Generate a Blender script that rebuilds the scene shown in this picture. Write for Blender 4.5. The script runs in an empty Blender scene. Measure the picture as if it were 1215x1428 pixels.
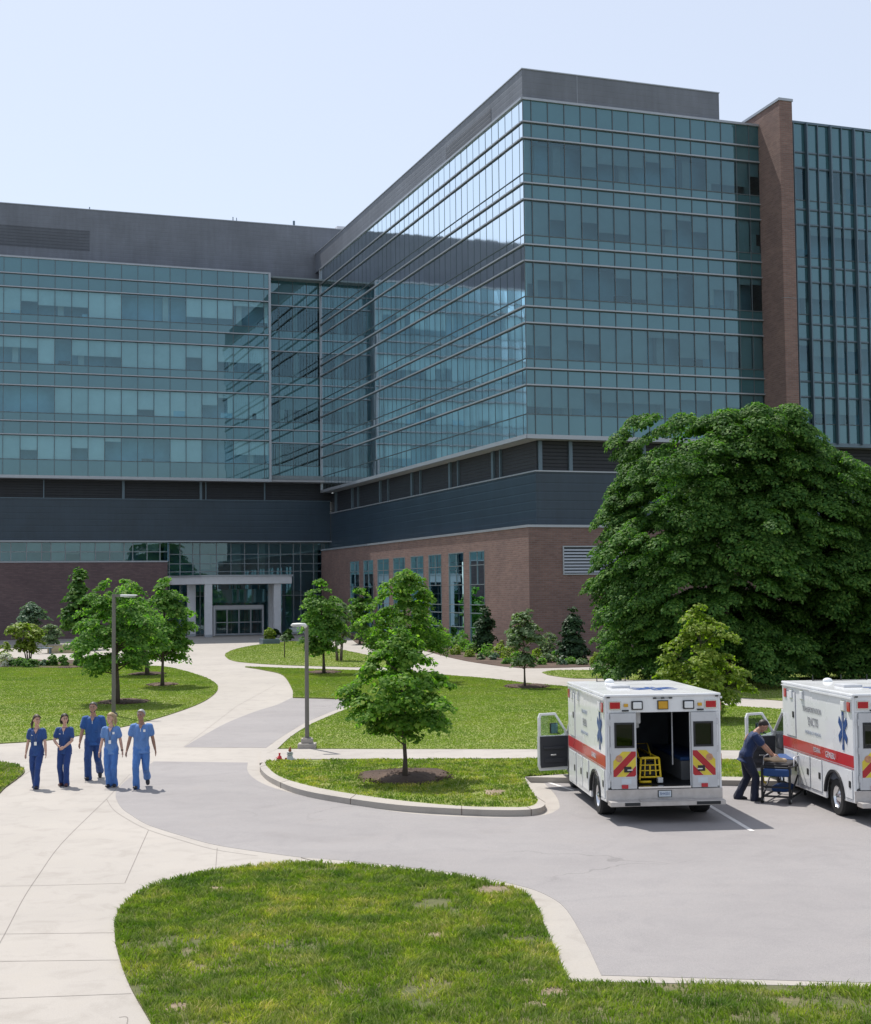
import bpy, bmesh, math, random
import numpy as np
from mathutils import Vector, Matrix, Euler
random.seed(7); RNG = np.random.default_rng(7)
R = math.radians
scene = bpy.context.scene
COL = scene.collection

# ------------------------------------------------------------------ camera
FPX, PITCH, ROLL, CAMH, PW, PH = 1959.0, R(3.192), R(-0.612), 4.25, 1215.0, 1428.0
cf = Vector((0, math.cos(PITCH), math.sin(PITCH)))
cu0 = Vector((0, -math.sin(PITCH), math.cos(PITCH))); cr0 = Vector((1, 0, 0))
cr = cr0*math.cos(ROLL) + cu0*math.sin(ROLL)
cu = cu0*math.cos(ROLL) - cr0*math.sin(ROLL)
CAMP = Vector((0, 0, CAMH))
cam = bpy.data.objects.new('camera', bpy.data.cameras.new('camera'))
COL.objects.link(cam); scene.camera = cam
cam.matrix_world = Matrix(((cr.x, cu.x, -cf.x, 0), (cr.y, cu.y, -cf.y, 0), (cr.z, cu.z, -cf.z, CAMH), (0, 0, 0, 1)))
cam.data.sensor_fit = 'HORIZONTAL'; cam.data.sensor_width = 36
cam.data.lens = 36*FPX/PW; cam.data.clip_end = 5000; cam.data.clip_start = 0.1

def ray(px, py):                                   # direction through a point of the photograph
    return cf*FPX + cr*(px - PW/2) - cu*(py - PH/2)
def G(px, py, z=0.0):                              # where that direction meets the level z
    d = ray(px, py); return CAMP + d*((z - CAMH)/d.z)
PSI = R(19.598); CX, CY = 6.138, 92.863
UV = Vector((math.cos(PSI), math.sin(PSI), 0)); VV = Vector((-math.sin(PSI), math.cos(PSI), 0))
BC = Vector((CX, CY, 0))
def onv(px, py, v):                                # building plane v = const -> (u, z)
    d = ray(px, py); t = (v - (CAMP - BC).dot(VV))/d.dot(VV); p = CAMP + d*t
    return (p - BC).dot(UV), p.z
def onu(px, py, u):                                # building plane u = const -> (v, z)
    d = ray(px, py); t = (u - (CAMP - BC).dot(UV))/d.dot(UV); p = CAMP + d*t
    return (p - BC).dot(VV), p.z

# ------------------------------------------------------------------ light
w = bpy.data.worlds.new('World'); scene.world = w; w.use_nodes = True
nt = w.node_tree
for n in list(nt.nodes): nt.nodes.remove(n)
SUN_EL = R(61); sdir = Vector((-0.53, 0.848, 0)).normalized()*math.cos(SUN_EL) + Vector((0, 0, math.sin(SUN_EL)))
sky = nt.nodes.new('ShaderNodeTexSky'); sky.sky_type = 'NISHITA'; sky.sun_disc = False
sky.sun_elevation = SUN_EL; sky.sun_rotation = math.atan2(sdir.x, sdir.y)
sky.altitude = 100; sky.air_density = 1.0; sky.dust_density = 1.2; sky.ozone_density = 1.6
bg = nt.nodes.new('ShaderNodeBackground'); bg.inputs[1].default_value = 0.112
out = nt.nodes.new('ShaderNodeOutputWorld')
veil = nt.nodes.new('ShaderNodeMix'); veil.data_type = 'RGBA'; veil.inputs[0].default_value = .50     # thin high haze over the blue
veil.inputs[7].default_value = (7.9, 8.3, 9.1, 1); nt.links.new(sky.outputs[0], veil.inputs[6]); nt.links.new(veil.outputs[2], bg.inputs[0]); nt.links.new(bg.outputs[0], out.inputs[0])
sl = bpy.data.lights.new('sun', 'SUN'); sl.energy = 4.4; sl.angle = R(0.5); sl.color = (1.0, 0.955, 0.89)
so = bpy.data.objects.new('sun', sl); COL.objects.link(so)
so.rotation_euler = (-sdir).to_track_quat('-Z', 'Y').to_euler(); so.location = (0, 0, 80)
vs = scene.view_settings
vs.view_transform = 'Standard'; vs.look = 'None'; vs.gamma = 1; vs.use_curve_mapping = False; vs.exposure = 0.24
cy = scene.cycles
cy.max_bounces = 8; cy.transparent_max_bounces = 12; cy.diffuse_bounces = 3; cy.glossy_bounces = 4
cy.use_denoising = True; cy.sample_clamp_indirect = 6.0

# ------------------------------------------------------------------ materials
MATS = {}
def newmat(name):
    m = bpy.data.materials.new(name); m.use_nodes = True
    t = m.node_tree; b = t.nodes['Principled BSDF']; MATS[name] = m
    return m, t, b
def nd(t, typ, **kw):
    n = t.nodes.new(typ)
    for k, v in kw.items():
        if k.startswith('i_'):
            key = k[2:]; key = int(key) if key.isdigit() else key
            n.inputs[key].default_value = v
        else: setattr(n, k, v)
    return n
def mixc(t, fac, a, b, blend='MIX'):
    n = t.nodes.new('ShaderNodeMix'); n.data_type = 'RGBA'; n.blend_type = blend
    for s, v in ((0, fac), (6, a), (7, b)):
        if hasattr(v, 'links') or hasattr(v, 'is_output'): t.links.new(v, n.inputs[s])
        elif s == 0: n.inputs[0].default_value = v
        else: n.inputs[s].default_value = (*v, 1) if len(v) == 3 else v
    return n.outputs[2]
def ramp(t, fac, stops):
    n = t.nodes.new('ShaderNodeValToRGB'); e = n.color_ramp.elements
    while len(e) < len(stops): e.new(0.5)
    for x, (p, c) in zip(e, stops): x.position = p; x.color = (*c, 1) if len(c) == 3 else c
    t.links.new(fac, n.inputs[0]); return n.outputs[0]
def noise(t, scale, detail=4, rough=.55, coord='Object', stretch=None, dist=0):
    src = nd(t, 'ShaderNodeNewGeometry').outputs['Position'] if coord == 'World' else nd(t, 'ShaderNodeTexCoord').outputs[coord]
    if stretch:
        mp = nd(t, 'ShaderNodeMapping'); mp.inputs['Scale'].default_value = stretch
        t.links.new(src, mp.inputs[0]); src = mp.outputs[0]
    n = nd(t, 'ShaderNodeTexNoise', i_Scale=scale, i_Detail=detail, i_Roughness=rough, i_Distortion=dist)
    t.links.new(src, n.inputs['Vector']); return n.outputs[0]
def pm(name, col, rough=.6, metal=0.0, var=.12, vscale=3.0, bump=0.0, bscale=40, ior=1.45, coat=0, stretch=None, fine=None):
    m, t, b = newmat(name)
    b.inputs['Roughness'].default_value = rough; b.inputs['Metallic'].default_value = metal
    b.inputs['IOR'].default_value = ior
    if coat: b.inputs['Coat Weight'].default_value = coat; b.inputs['Coat Roughness'].default_value = .05
    lo = tuple(c*(1-var) for c in col); hi = tuple(min(1, c*(1+var)) for c in col)
    n = noise(t, vscale, 5, .6, stretch=stretch)
    c = ramp(t, n, [(.3, lo), (.7, hi)])
    if fine:
        n2 = noise(t, fine[0], 3, .6); k = 1-fine[1]
        c = mixc(t, 1.0, c, ramp(t, n2, [(.3, (k, k, k)), (.7, (1, 1, 1))]), 'MULTIPLY')
    t.links.new(c, b.inputs['Base Color'])
    rr = ramp(t, n, [(.3, (rough*.85,)*3), (.7, (min(1, rough*1.15),)*3)]); t.links.new(rr, b.inputs['Roughness'])
    if bump:
        bn = nd(t, 'ShaderNodeBump', i_Strength=bump, i_Distance=.02)
        t.links.new(noise(t, bscale, 3), bn.inputs['Height']); t.links.new(bn.outputs[0], b.inputs['Normal'])
    return m

def concrete_mat(name, col, warm):
    m, t, b = newmat(name)
    n1 = noise(t, .22, 6, .6, 'World'); n2 = noise(t, 1.7, 6, .65, 'World', dist=.6); n3 = noise(t, 60, 2, .6, 'World')
    c = ramp(t, n1, [(.3, tuple(x*.93 for x in col)), (.7, warm)])
    c = mixc(t, 1, c, ramp(t, n2, [(.2, (.80, .785, .77)), (.5, (1, 1, 1)), (.8, (1.02, 1.01, .99))]), 'MULTIPLY')
    c = mixc(t, 1, c, ramp(t, n3, [(.3, (.88, .88, .88)), (.7, (1, 1, 1))]), 'MULTIPLY')
    t.links.new(c, b.inputs['Base Color']); b.inputs['Roughness'].default_value = .85
    bn = nd(t, 'ShaderNodeBump', i_Strength=.25, i_Distance=.01)
    t.links.new(n3, bn.inputs['Height']); t.links.new(bn.outputs[0], b.inputs['Normal'])
    return m
concrete_mat('concrete', (.385, .355, .322), (.415, .382, .345))
concrete_mat('kerb_concrete', (.375, .348, .315), (.415, .38, .338))
def asphalt_mat():
    m, t, b = newmat('asphalt')
    n1 = noise(t, .18, 5, .6, 'World', stretch=(1, 2.2, 1)); n2 = noise(t, 1.1, 7, .7, 'World', dist=.8); n3 = noise(t, 95, 2, .7, 'World')
    c = ramp(t, n1, [(.3, (.262, .247, .245)), (.7, (.300, .284, .280))])
    c = mixc(t, 1, c, ramp(t, n2, [(.25, (.88, .88, .89)), (.55, (1, 1, 1)), (.8, (1.0, .98, .96))]), 'MULTIPLY')
    c = mixc(t, 1, c, ramp(t, n3, [(.3, (.74, .74, .75)), (.7, (1.08, 1.07, 1.06))]), 'MULTIPLY')
    vo = nd(t, 'ShaderNodeTexVoronoi', feature='DISTANCE_TO_EDGE', i_Scale=.16); gp_ = nd(t, 'ShaderNodeNewGeometry'); wn = nd(t, 'ShaderNodeTexNoise', i_Scale=.9, i_Detail=6)
    t.links.new(gp_.outputs['Position'], wn.inputs['Vector']); va = nd(t, 'ShaderNodeVectorMath', operation='MULTIPLY_ADD'); va.inputs[1].default_value = (1.6, 1.6, 0); t.links.new(wn.outputs['Color'], va.inputs[0]); t.links.new(gp_.outputs['Position'], va.inputs[2]); t.links.new(va.outputs[0], vo.inputs['Vector'])
    ck = ramp(t, vo.outputs['Distance'], [(0, (.70, .70, .70)), (.0035, (1, 1, 1))]); ck = mixc(t, ramp(t, noise(t, .13, 3, .5, 'World'), [(.5, (0, 0, 0)), (.62, (1, 1, 1))]), (1, 1, 1), ck)
    c = mixc(t, 1, c, ck, 'MULTIPLY')
    st_ = noise(t, .55, 3, .5, 'World'); c = mixc(t, 1, c, ramp(t, st_, [(.62, (1, 1, 1)), (.74, (.86, .85, .85))]), 'MULTIPLY')
    t.links.new(c, b.inputs['Base Color']); b.inputs['Roughness'].default_value = .8
    bn = nd(t, 'ShaderNodeBump', i_Strength=.35, i_Distance=.01)
    t.links.new(n3, bn.inputs['Height']); t.links.new(bn.outputs[0], b.inputs['Normal'])
asphalt_mat()
def soil_mat(name, dark, mid, dry):
    m, t, b = newmat(name)
    n1 = noise(t, .6, 5, .65, 'World'); n2 = noise(t, 14, 5, .7, 'World')
    c = ramp(t, n1, [(.3, dark), (.52, mid), (.72, dry)])
    c = mixc(t, 1, c, ramp(t, n2, [(.25, (.55, .55, .52)), (.7, (1.15, 1.15, 1.1))]), 'MULTIPLY')
    t.links.new(c, b.inputs['Base Color']); b.inputs['Roughness'].default_value = .95
    bn = nd(t, 'ShaderNodeBump', i_Strength=.6, i_Distance=.03)
    t.links.new(n2, bn.inputs['Height']); t.links.new(bn.outputs[0], b.inputs['Normal'])
soil_mat('turf', (.080, .100, .026), (.115, .118, .045), (.24, .19, .125))
soil_mat('mulch', (.045, .026, .018), (.085, .052, .038), (.17, .115, .085))
def leafy(name, dark, light, extra=None, trans=.35, rough=.5, patch=None):
    m, t, b = newmat(name)
    g = nd(t, 'ShaderNodeNewGeometry'); rnd = g.outputs['Random Per Island']
    c = ramp(t, rnd, [(0, dark), (.84, light), (1, extra or light)])
    if patch:
        for sc, stops in patch:
            c = mixc(t, 1, c, ramp(t, noise(t, sc, 4, .6, 'World', dist=.5), stops), 'MULTIPLY')
    t.links.new(c, b.inputs['Base Color']); b.inputs['Roughness'].default_value = rough
    b.inputs['Specular IOR Level'].default_value = .16
    tr = nd(t, 'ShaderNodeBsdfTranslucent'); ms = nd(t, 'ShaderNodeMixShader', i_0=trans)
    tc = mixc(t, 1, c, (1.12, 1.5, .45), 'MULTIPLY'); t.links.new(tc, tr.inputs[0])
    t.links.new(b.outputs[0], ms.inputs[1]); t.links.new(tr.outputs[0], ms.inputs[2])
    o = [n for n in t.nodes if n.type == 'OUTPUT_MATERIAL'][0]; t.links.new(ms.outputs[0], o.inputs[0])
    return m
LV = [(.9, [(.3, (.72, .76, .74)), (.7, (1.22, 1.18, 1.1))])]
GPC = [(.7, [(.30, (.50, .66, .55)), (.5, (1, 1, 1)), (.70, (1.75, 1.38, 1.5))]), (2.1, [(.26, (.50, .68, .55)), (.5, (1, 1, 1)), (.72, (1.75, 1.42, 1.9))]), (7, [(.3, (.7, .8, .75)), (.6, (1.1, 1.05, 1.1))])]
GP = [(.35, [(.30, (.72, .82, .8)), (.5, (1, 1, 1)), (.70, (1.25, 1.10, 1.05))]),
      (1.6, [(.28, (.55, .72, .6)), (.5, (1, 1, 1)), (.74, (1.75, 1.35, 1.6))])]
leafy('grass_blades', (.125, .185, .028), (.240, .295, .048), (.40, .38, .17), .35, .6, GPC)
leafy('lawn_blades', (.200, .268, .046), (.235, .300, .056), (.265, .310, .085), .3, .6, [GP[0]])
soil_mat('turf_green', (.165, .212, .038), (.192, .235, .046), (.240, .250, .07))
leafy('leaf_maple', (.065, .160, .030), (.20, .34, .058), (.32, .42, .09), .52, .6, LV)
leafy('leaf_mid', (.062, .160, .040), (.185, .325, .072), (.29, .39, .11), .52, .6, LV)
leafy('leaf_dark', (.028, .092, .022), (.115, .225, .048), (.20, .31, .08), .42, .6, LV)
leafy('leaf_yellow', (0.135, 0.209, 0.030), (0.236, 0.297, 0.041), (0.324, 0.365, 0.068), .4)
leafy('leaf_pale', (0.104, 0.163, 0.085), (0.169, 0.234, 0.117), (0.247, 0.286, 0.169), .35)
leafy('leaf_blue', (0.090, 0.156, 0.102), (0.144, 0.216, 0.138), (0.192, 0.252, 0.156), .3)
leafy('leaf_evergreen', (0.015, 0.039, 0.017), (0.033, 0.072, 0.027), (0.053, 0.098, 0.033), .12)
leafy('flower_white', (.45, .45, .38), (.62, .62, .55), (.25, .3, .15), .3)
soil_mat('bare_soil', (.20, .15, .105), (.28, .215, .155), (.36, .28, .20))
pm('joint_grey', (.20, .18, .165), .9, var=.1); pm('dry_grass', (.36, .29, .16), .9, var=.3, vscale=30)
pm('bark', (.085, .068, .055), .9, var=.35, vscale=14, bump=.6, bscale=30, stretch=(1, 1, .25))
pm('bark_pale', (.15, .12, .10), .9, var=.3, vscale=14, bump=.5, bscale=30, stretch=(1, 1, .25))

def brick_mat(name, c1, c2, mortar):
    m, t, b = newmat(name)
    tc = nd(t, 'ShaderNodeTexCoord'); sx = nd(t, 'ShaderNodeSeparateXYZ'); t.links.new(tc.outputs['Object'], sx.inputs[0])
    ad = nd(t, 'ShaderNodeMath', operation='ADD'); t.links.new(sx.outputs[0], ad.inputs[0]); t.links.new(sx.outputs[1], ad.inputs[1])
    cb = nd(t, 'ShaderNodeCombineXYZ'); t.links.new(ad.outputs[0], cb.inputs[0]); t.links.new(sx.outputs[2], cb.inputs[1])
    br = nd(t, 'ShaderNodeTexBrick', i_Scale=1.0); br.inputs['Color1'].default_value = (*c1, 1); br.inputs['Color2'].default_value = (*c2, 1)
    br.inputs['Mortar'].default_value = (*mortar, 1); br.inputs['Mortar Size'].default_value = .022
    br.inputs['Brick Width'].default_value = .42; br.inputs['Row Height'].default_value = .14
    t.links.new(cb.outputs[0], br.inputs['Vector'])
    n = noise(t, .5, 6, .65); n2 = noise(t, 5, 4, .6, stretch=(.2, .2, 2))
    c = mixc(t, 1, br.outputs[0], ramp(t, n, [(.3, (.82, .82, .84)), (.7, (1.1, 1.08, 1.06))]), 'MULTIPLY')
    c = mixc(t, 1, c, ramp(t, n2, [(.3, (.84, .84, .84)), (.7, (1.1, 1.1, 1.1))]), 'MULTIPLY')
    t.links.new(c, b.inputs['Base Color']); b.inputs['Roughness'].default_value = .88
    bn = nd(t, 'ShaderNodeBump', i_Strength=.4, i_Distance=.02, invert=True)
    t.links.new(br.outputs[1], bn.inputs['Height']); t.links.new(bn.outputs[0], b.inputs['Normal'])
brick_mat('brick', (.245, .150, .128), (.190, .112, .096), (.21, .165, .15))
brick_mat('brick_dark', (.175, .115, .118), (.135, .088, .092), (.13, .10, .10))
def ribbed(name, col, period, rough=.45, depth=.3, metal=.0):
    m, t, b = newmat(name)
    tc = nd(t, 'ShaderNodeTexCoord'); sx = nd(t, 'ShaderNodeSeparateXYZ'); t.links.new(tc.outputs['Object'], sx.inputs[0])
    ml = nd(t, 'ShaderNodeMath', operation='MULTIPLY', i_1=1/period); t.links.new(sx.outputs[2], ml.inputs[0])
    fr = nd(t, 'ShaderNodeMath', operation='FRACT'); t.links.new(ml.outputs[0], fr.inputs[0])
    n = noise(t, .35, 5, .6)
    c = ramp(t, n, [(.3, tuple(x*.86 for x in col)), (.7, tuple(x*1.14 for x in col))])
    n2 = noise(t, 2.5, 4, .6, stretch=(1, 1, .12))
    c = mixc(t, 1, c, ramp(t, n2, [(.3, (.9, .9, .9)), (.7, (1.06, 1.06, 1.06))]), 'MULTIPLY')
    t.links.new(c, b.inputs['Base Color']); b.inputs['Roughness'].default_value = rough; b.inputs['Metallic'].default_value = metal
    bn = nd(t, 'ShaderNodeBump', i_Strength=depth, i_Distance=.03)
    rp = ramp(t, fr.outputs[0], [(0, (0, 0, 0)), (.12, (1, 1, 1)), (.88, (1, 1, 1)), (1, (0, 0, 0))])
    t.links.new(rp, bn.inputs['Height']); t.links.new(bn.outputs[0], b.inputs['Normal'])
ribbed('grey_screen', (.150, .165, .195), .40, .55)
ribbed('grey_louvre', (.098, .108, .128), .30, .6, .9)
ribbed('navy_panel', (.026, .048, .072), .60, .42, .35)
ribbed('dark_louvre', (.022, .026, .034), .25, .6, .9)
pm('frame_grey', (.22, .26, .28), .45, .3, var=.06)
pm('aluminium', (.36, .385, .42), .38, .35, var=.06)
pm('mullion', (.10, .125, .14), .45, .2, var=.08)
pm('mullion_ledge_shade', (.05, .075, .085), .5, .1, var=.08)
pm('tower_mullion', (.12, .17, .21), .4, .3, var=.08)
pm('soffit', (.33, .34, .36), .6, var=.06)
pm('canopy_white', (.60, .61, .64), .5, var=.05)
pm('interior_wall', (.20, .38, .48), .9, var=.3, vscale=.25)
pm('pale_teal', (.20, .37, .385), .5)
pm('interior_dark', (.035, .045, .05), .9, var=.2)
pm('interior_floor', (.20, .24, .26), .8)
pm('blind', (.43, .52, .53), .9, var=.08, vscale=.7)
pm('blind_grey', (.36, .45, .46), .9, var=.1, vscale=.7)
pm('drape', (.42, .52, .52), .9, var=.16, vscale=5, stretch=(3, 3, .05))
def glassy(name, tint, ior, spandrel=None, refl=(.82, .92, .97)):
    m, t, b = newmat(name)
    o = [n for n in t.nodes if n.type == 'OUTPUT_MATERIAL'][0]
    fr = nd(t, 'ShaderNodeFresnel', i_IOR=ior)
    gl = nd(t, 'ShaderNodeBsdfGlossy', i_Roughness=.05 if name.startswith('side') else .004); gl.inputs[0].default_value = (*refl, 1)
    if spandrel:
        base = nd(t, 'ShaderNodeBsdfDiffuse')
        n = noise(t, .30, 3, .5)
        c = ramp(t, n, [(.3, tuple(x*.84 for x in spandrel)), (.7, tuple(x*1.16 for x in spandrel))]); t.links.new(c, base.inputs[0])
    else:
        base = nd(t, 'ShaderNodeBsdfTransparent'); base.inputs[0].default_value = (*tint, 1)
    bn = nd(t, 'ShaderNodeBump', i_Strength=.03, i_Distance=.02); t.links.new(noise(t, .7, 2, .5), bn.inputs['Height'])
    t.links.new(bn.outputs[0], gl.inputs['Normal'])
    ms = nd(t, 'ShaderNodeMixShader'); t.links.new(fr.outputs[0], ms.inputs[0])
    t.links.new(base.outputs[0], ms.inputs[1]); t.links.new(gl.outputs[0], ms.inputs[2]); t.links.new(ms.outputs[0], o.inputs[0])
TEAL = (.57, .83, .91)
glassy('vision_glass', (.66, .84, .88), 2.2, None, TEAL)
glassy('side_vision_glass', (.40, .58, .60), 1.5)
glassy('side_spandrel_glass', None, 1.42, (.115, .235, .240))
glassy('spandrel_glass', None, 2.3, (.042, .108, .125), TEAL)
glassy('clear_glass', (.62, .72, .72), 1.6)
glassy('vehicle_glass', (.16, .19, .20), 1.6)

# ------------------------------------------------------------------ mesh helpers
class MB:
    def __init__(s, mats=('concrete',)):
        s.v = []; s.f = []; s.m = []; s.mats = list(mats)
    def mi(s, m):
        if m is None: return 0
        if m not in s.mats: s.mats.append(m)
        return s.mats.index(m)
    def add(s, vs, fs, m=None):
        o = len(s.v); s.v += [tuple(x) for x in vs]; k = s.mi(m)
        for f in fs: s.f.append(tuple(i+o for i in f)); s.m.append(k)
    def box(s, c, d, m=None, M=None):
        x, y, z = d[0]/2, d[1]/2, d[2]/2
        vs = [Vector((a*x, b*y, e*z)) for e in (-1, 1) for b in (-1, 1) for a in (-1, 1)]
        if M is not None: vs = [M @ v for v in vs]
        vs = [v+Vector(c) for v in vs]
        s.add(vs, [(0, 2, 3, 1), (4, 5, 7, 6), (0, 1, 5, 4), (2, 6, 7, 3), (0, 4, 6, 2), (1, 3, 7, 5)], m)
    def bb(s, a, b, m=None):                       # box from min to max corner
        s.box([(p+q)/2 for p, q in zip(a, b)], [abs(q-p) for p, q in zip(a, b)], m)
    def hexa(s, p, m=None):                        # eight corners, lower four then upper four
        s.add(p, [(3, 2, 1, 0), (4, 5, 6, 7), (0, 1, 5, 4), (1, 2, 6, 5), (2, 3, 7, 6), (3, 0, 4, 7)], m)
    def prism(s, poly, z0, z1, m=None, T=None):    # polygon in xy raised from z0 to z1
        n = len(poly); vs = [Vector((x, y, z0)) for x, y in poly]+[Vector((x, y, z1)) for x, y in poly]
        if T: vs = [T(v) for v in vs]
        s.add(vs, [tuple(range(n-1, -1, -1)), tuple(range(n, 2*n))]+[(i, (i+1) % n, n+(i+1) % n, n+i) for i in range(n)], m)
    def loft(s, pts, rad, n=10, side=(1, 0, 0), m=None, cap=True):
        pts = [Vector(p) for p in pts]; rings = []; side = Vector(side)
        for i, p in enumerate(pts):
            a = pts[max(0, i-1)]; b = pts[min(len(pts)-1, i+1)]
            t = (b-a); t = t.normalized() if t.length > 1e-9 else Vector((0, 0, 1))
            sd = side - t*side.dot(t)
            if sd.length < 1e-4: sd = t.orthogonal()
            sd.normalize(); bn = t.cross(sd)
            r = rad[i]; rx, ry = r if isinstance(r, (tuple, list)) else (r, r)
            rings.append([p+sd*rx*math.cos(2*math.pi*k/n)+bn*ry*math.sin(2*math.pi*k/n) for k in range(n)])
        vs = [v for r_ in rings for v in r_]; fs = []
        for i in range(len(rings)-1):
            for k in range(n): fs.append((i*n+k, i*n+(k+1) % n, (i+1)*n+(k+1) % n, (i+1)*n+k))
        if cap:
            fs.append(tuple(range(n-1, -1, -1))); fs.append(tuple(len(vs)-n+k for k in range(n)))
        s.add(vs, fs, m)
    def tube(s, a, b, r0, r1=None, n=10, m=None): s.loft([a, b], [r0, r0 if r1 is None else r1], n, m=m)
    def limb(s, pts, rad, n=12, side=(1, 0, 0), m=None):   # rounded ends
        pts = [Vector(p) for p in pts]; P = []; Q = []
        def sc(r, k): return (r[0]*k, r[1]*k) if isinstance(r, (tuple, list)) else r*k
        def mr(r): return min(r) if isinstance(r, (tuple, list)) else r
        d0 = (pts[0]-pts[1]).normalized(); d1 = (pts[-1]-pts[-2]).normalized()
        for k in (1, .8, .45): P.append(pts[0]+d0*mr(rad[0])*k); Q.append(sc(rad[0], max(.05, math.sqrt(1-k*k))))
        P += pts; Q += list(rad)
        for k in (.45, .8, 1): P.append(pts[-1]+d1*mr(rad[-1])*k); Q.append(sc(rad[-1], max(.05, math.sqrt(1-k*k))))
        s.loft(P, Q, n, side, m)
    def ball(s, c, r, n=14, m=None, side=(1, 0, 0), up=(0, 0, 1)):
        rx, ry, rz = r if isinstance(r, (tuple, list)) else (r, r, r); up = Vector(up).normalized(); P = []; Q = []
        for i in range(9):
            a = math.pi*i/8; P.append(Vector(c)-up*rz*math.cos(a)); k = max(.02, math.sin(a)); Q.append((rx*k, ry*k))
        s.loft(P, Q, n, side, m)
    def build(s, name, parent=None, smooth=False, bevel=0, tri=False):
        me = bpy.data.meshes.new(name); me.from_pydata(s.v, [], s.f)
        for m in s.mats: me.materials.append(MATS[m])
        me.polygons.foreach_set('material_index', s.m)
        if tri:
            b = bmesh.new(); b.from_mesh(me); bmesh.ops.triangulate(b, faces=b.faces[:], ngon_method='EAR_CLIP'); b.to_mesh(me); b.free()
        if smooth: me.polygons.foreach_set('use_smooth', [True]*len(me.polygons))
        me.update()
        o = bpy.data.objects.new(name, me); COL.objects.link(o)
        if parent: o.parent = parent
        if bevel:
            md = o.modifiers.new('bevel', 'BEVEL'); md.width = bevel; md.segments = 2; md.limit_method = 'ANGLE'; md.angle_limit = R(40)
        return o
def tag(o, label=None, cat=None, group=None, kind=None):
    if label: o['label'] = label
    if cat: o['category'] = cat
    if group: o['group'] = group
    if kind: o['kind'] = kind
    return o
def empty(name, loc=(0, 0, 0), rz=0, **kw):
    o = bpy.data.objects.new(name, None); o.empty_display_size = .2; COL.objects.link(o)
    o.location = loc; o.rotation_euler = (0, 0, rz); return tag(o, **kw)
def copy_tree(o, parent=None):
    c = o.copy(); COL.objects.link(c)
    if parent: c.parent = parent
    for ch in [x for x in list(bpy.data.objects) if x.parent == o and x.name in COL.objects]: copy_tree(ch, c)
    return c
def npmesh(name, V, F, mat, parent=None, smooth=False):     # V (n,3), F (m,k) numpy
    me = bpy.data.meshes.new(name); k = F.shape[1]
    me.vertices.add(len(V)); me.vertices.foreach_set('co', V.astype(np.float32).ravel())
    me.loops.add(F.size); me.loops.foreach_set('vertex_index', F.astype(np.int32).ravel())
    me.polygons.add(len(F)); me.polygons.foreach_set('loop_start', np.arange(0, F.size, k, dtype=np.int32))
    me.polygons.foreach_set('loop_total', np.full(len(F), k, dtype=np.int32))
    if smooth: me.polygons.foreach_set('use_smooth', np.ones(len(F), dtype=bool))
    me.materials.append(MATS[mat]); me.update(calc_edges=True)
    o = bpy.data.objects.new(name, me); COL.objects.link(o)
    if parent: o.parent = parent
    return o
def text_mesh(s, size, T, mat, name, parent, extrude=.003, sx=1.0, bold=0):
    cu_ = bpy.data.curves.new('t', 'FONT'); cu_.body = s; cu_.size = size; cu_.align_x = 'CENTER'; cu_.align_y = 'CENTER'
    cu_.extrude = extrude; cu_.offset = bold
    ob = bpy.data.objects.new('t', cu_); COL.objects.link(ob)
    dg = bpy.context.evaluated_depsgraph_get(); me = bpy.data.meshes.new_from_object(ob.evaluated_get(dg))
    bpy.data.objects.remove(ob); bpy.data.curves.remove(cu_)
    for v in me.vertices: v.co = T(Vector((v.co.x*sx, v.co.y, v.co.z)))
    me.materials.clear(); me.materials.append(MATS[mat]); me.name = name
    o = bpy.data.objects.new(name, me); COL.objects.link(o); o.parent = parent
    return o
def crm(pts, k=5, closed=False):                   # smooth curve through points
    P = [Vector((p[0], p[1])) for p in pts]; n = len(P); o = []
    for i in range(n if closed else n-1):
        if closed: a, b, c, d = P[i-1], P[i], P[(i+1) % n], P[(i+2) % n]
        else: a, b, c, d = P[max(0, i-1)], P[i], P[i+1], P[min(n-1, i+2)]
        for j in range(k):
            t = j/k; o.append(.5*((2*b)+(c-a)*t+(2*a-5*b+4*c-d)*t*t+(3*b-a-3*c+d)*t**3))
    if not closed: o.append(P[-1])
    return [(p.x, p.y) for p in o]
def gp(pts, z=0.0): return [(q.x, q.y) for q in (G(x, y, z) for x, y in pts)]
def slab(name, poly, z0, z1, mat, kind='structure'):
    b = MB([mat]); b.prism(poly, z0, z1); o = b.build(name, tri=True); o['kind'] = kind
    return o
# ------------------------------------------------------------------ ground
b = MB(['turf']); b.add([(-900, -60, -.06), (900, -60, -.06), (900, 1800, -.06), (-900, 1800, -.06)], [(0, 1, 2, 3)]); tag(b.build('ground'), kind='structure')
pv = gp([(-900, 884), (455, 884), (560, 900), (590, 905), (629, 916), (665, 923), (722, 930.5), (778.7, 930.5), (860, 929), (1000, 927), (2500, 912), (3500, 1480)])
pv += [(40, 4), (-40, 4)] + gp([(-900, 1480)])
slab('pavement', pv, -.3, 0, 'concrete')
road_up = crm([(256.8, 1042), (276.6, 1030), (316, 1008.4), (355.6, 992.6), (387, 982.7), (408, 972.5)]) + [(478, 973.6), (482, 984)] + crm([(474, 988.5), (434.6, 1004), (397, 1025), (371.4, 1043)])
slab('road', gp(road_up), -.02, .004, 'asphalt')
gut_in = [(345.7, 1063.7), (345, 1073.6), (351.6, 1083.5), (371.4, 1095), (411, 1107), (480, 1120), (557, 1133), (633, 1139), (708.6, 1140.5), (758, 1137), (776.8, 1130), (780.6, 1123.5), (775, 1109), (757, 1090)]
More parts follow.
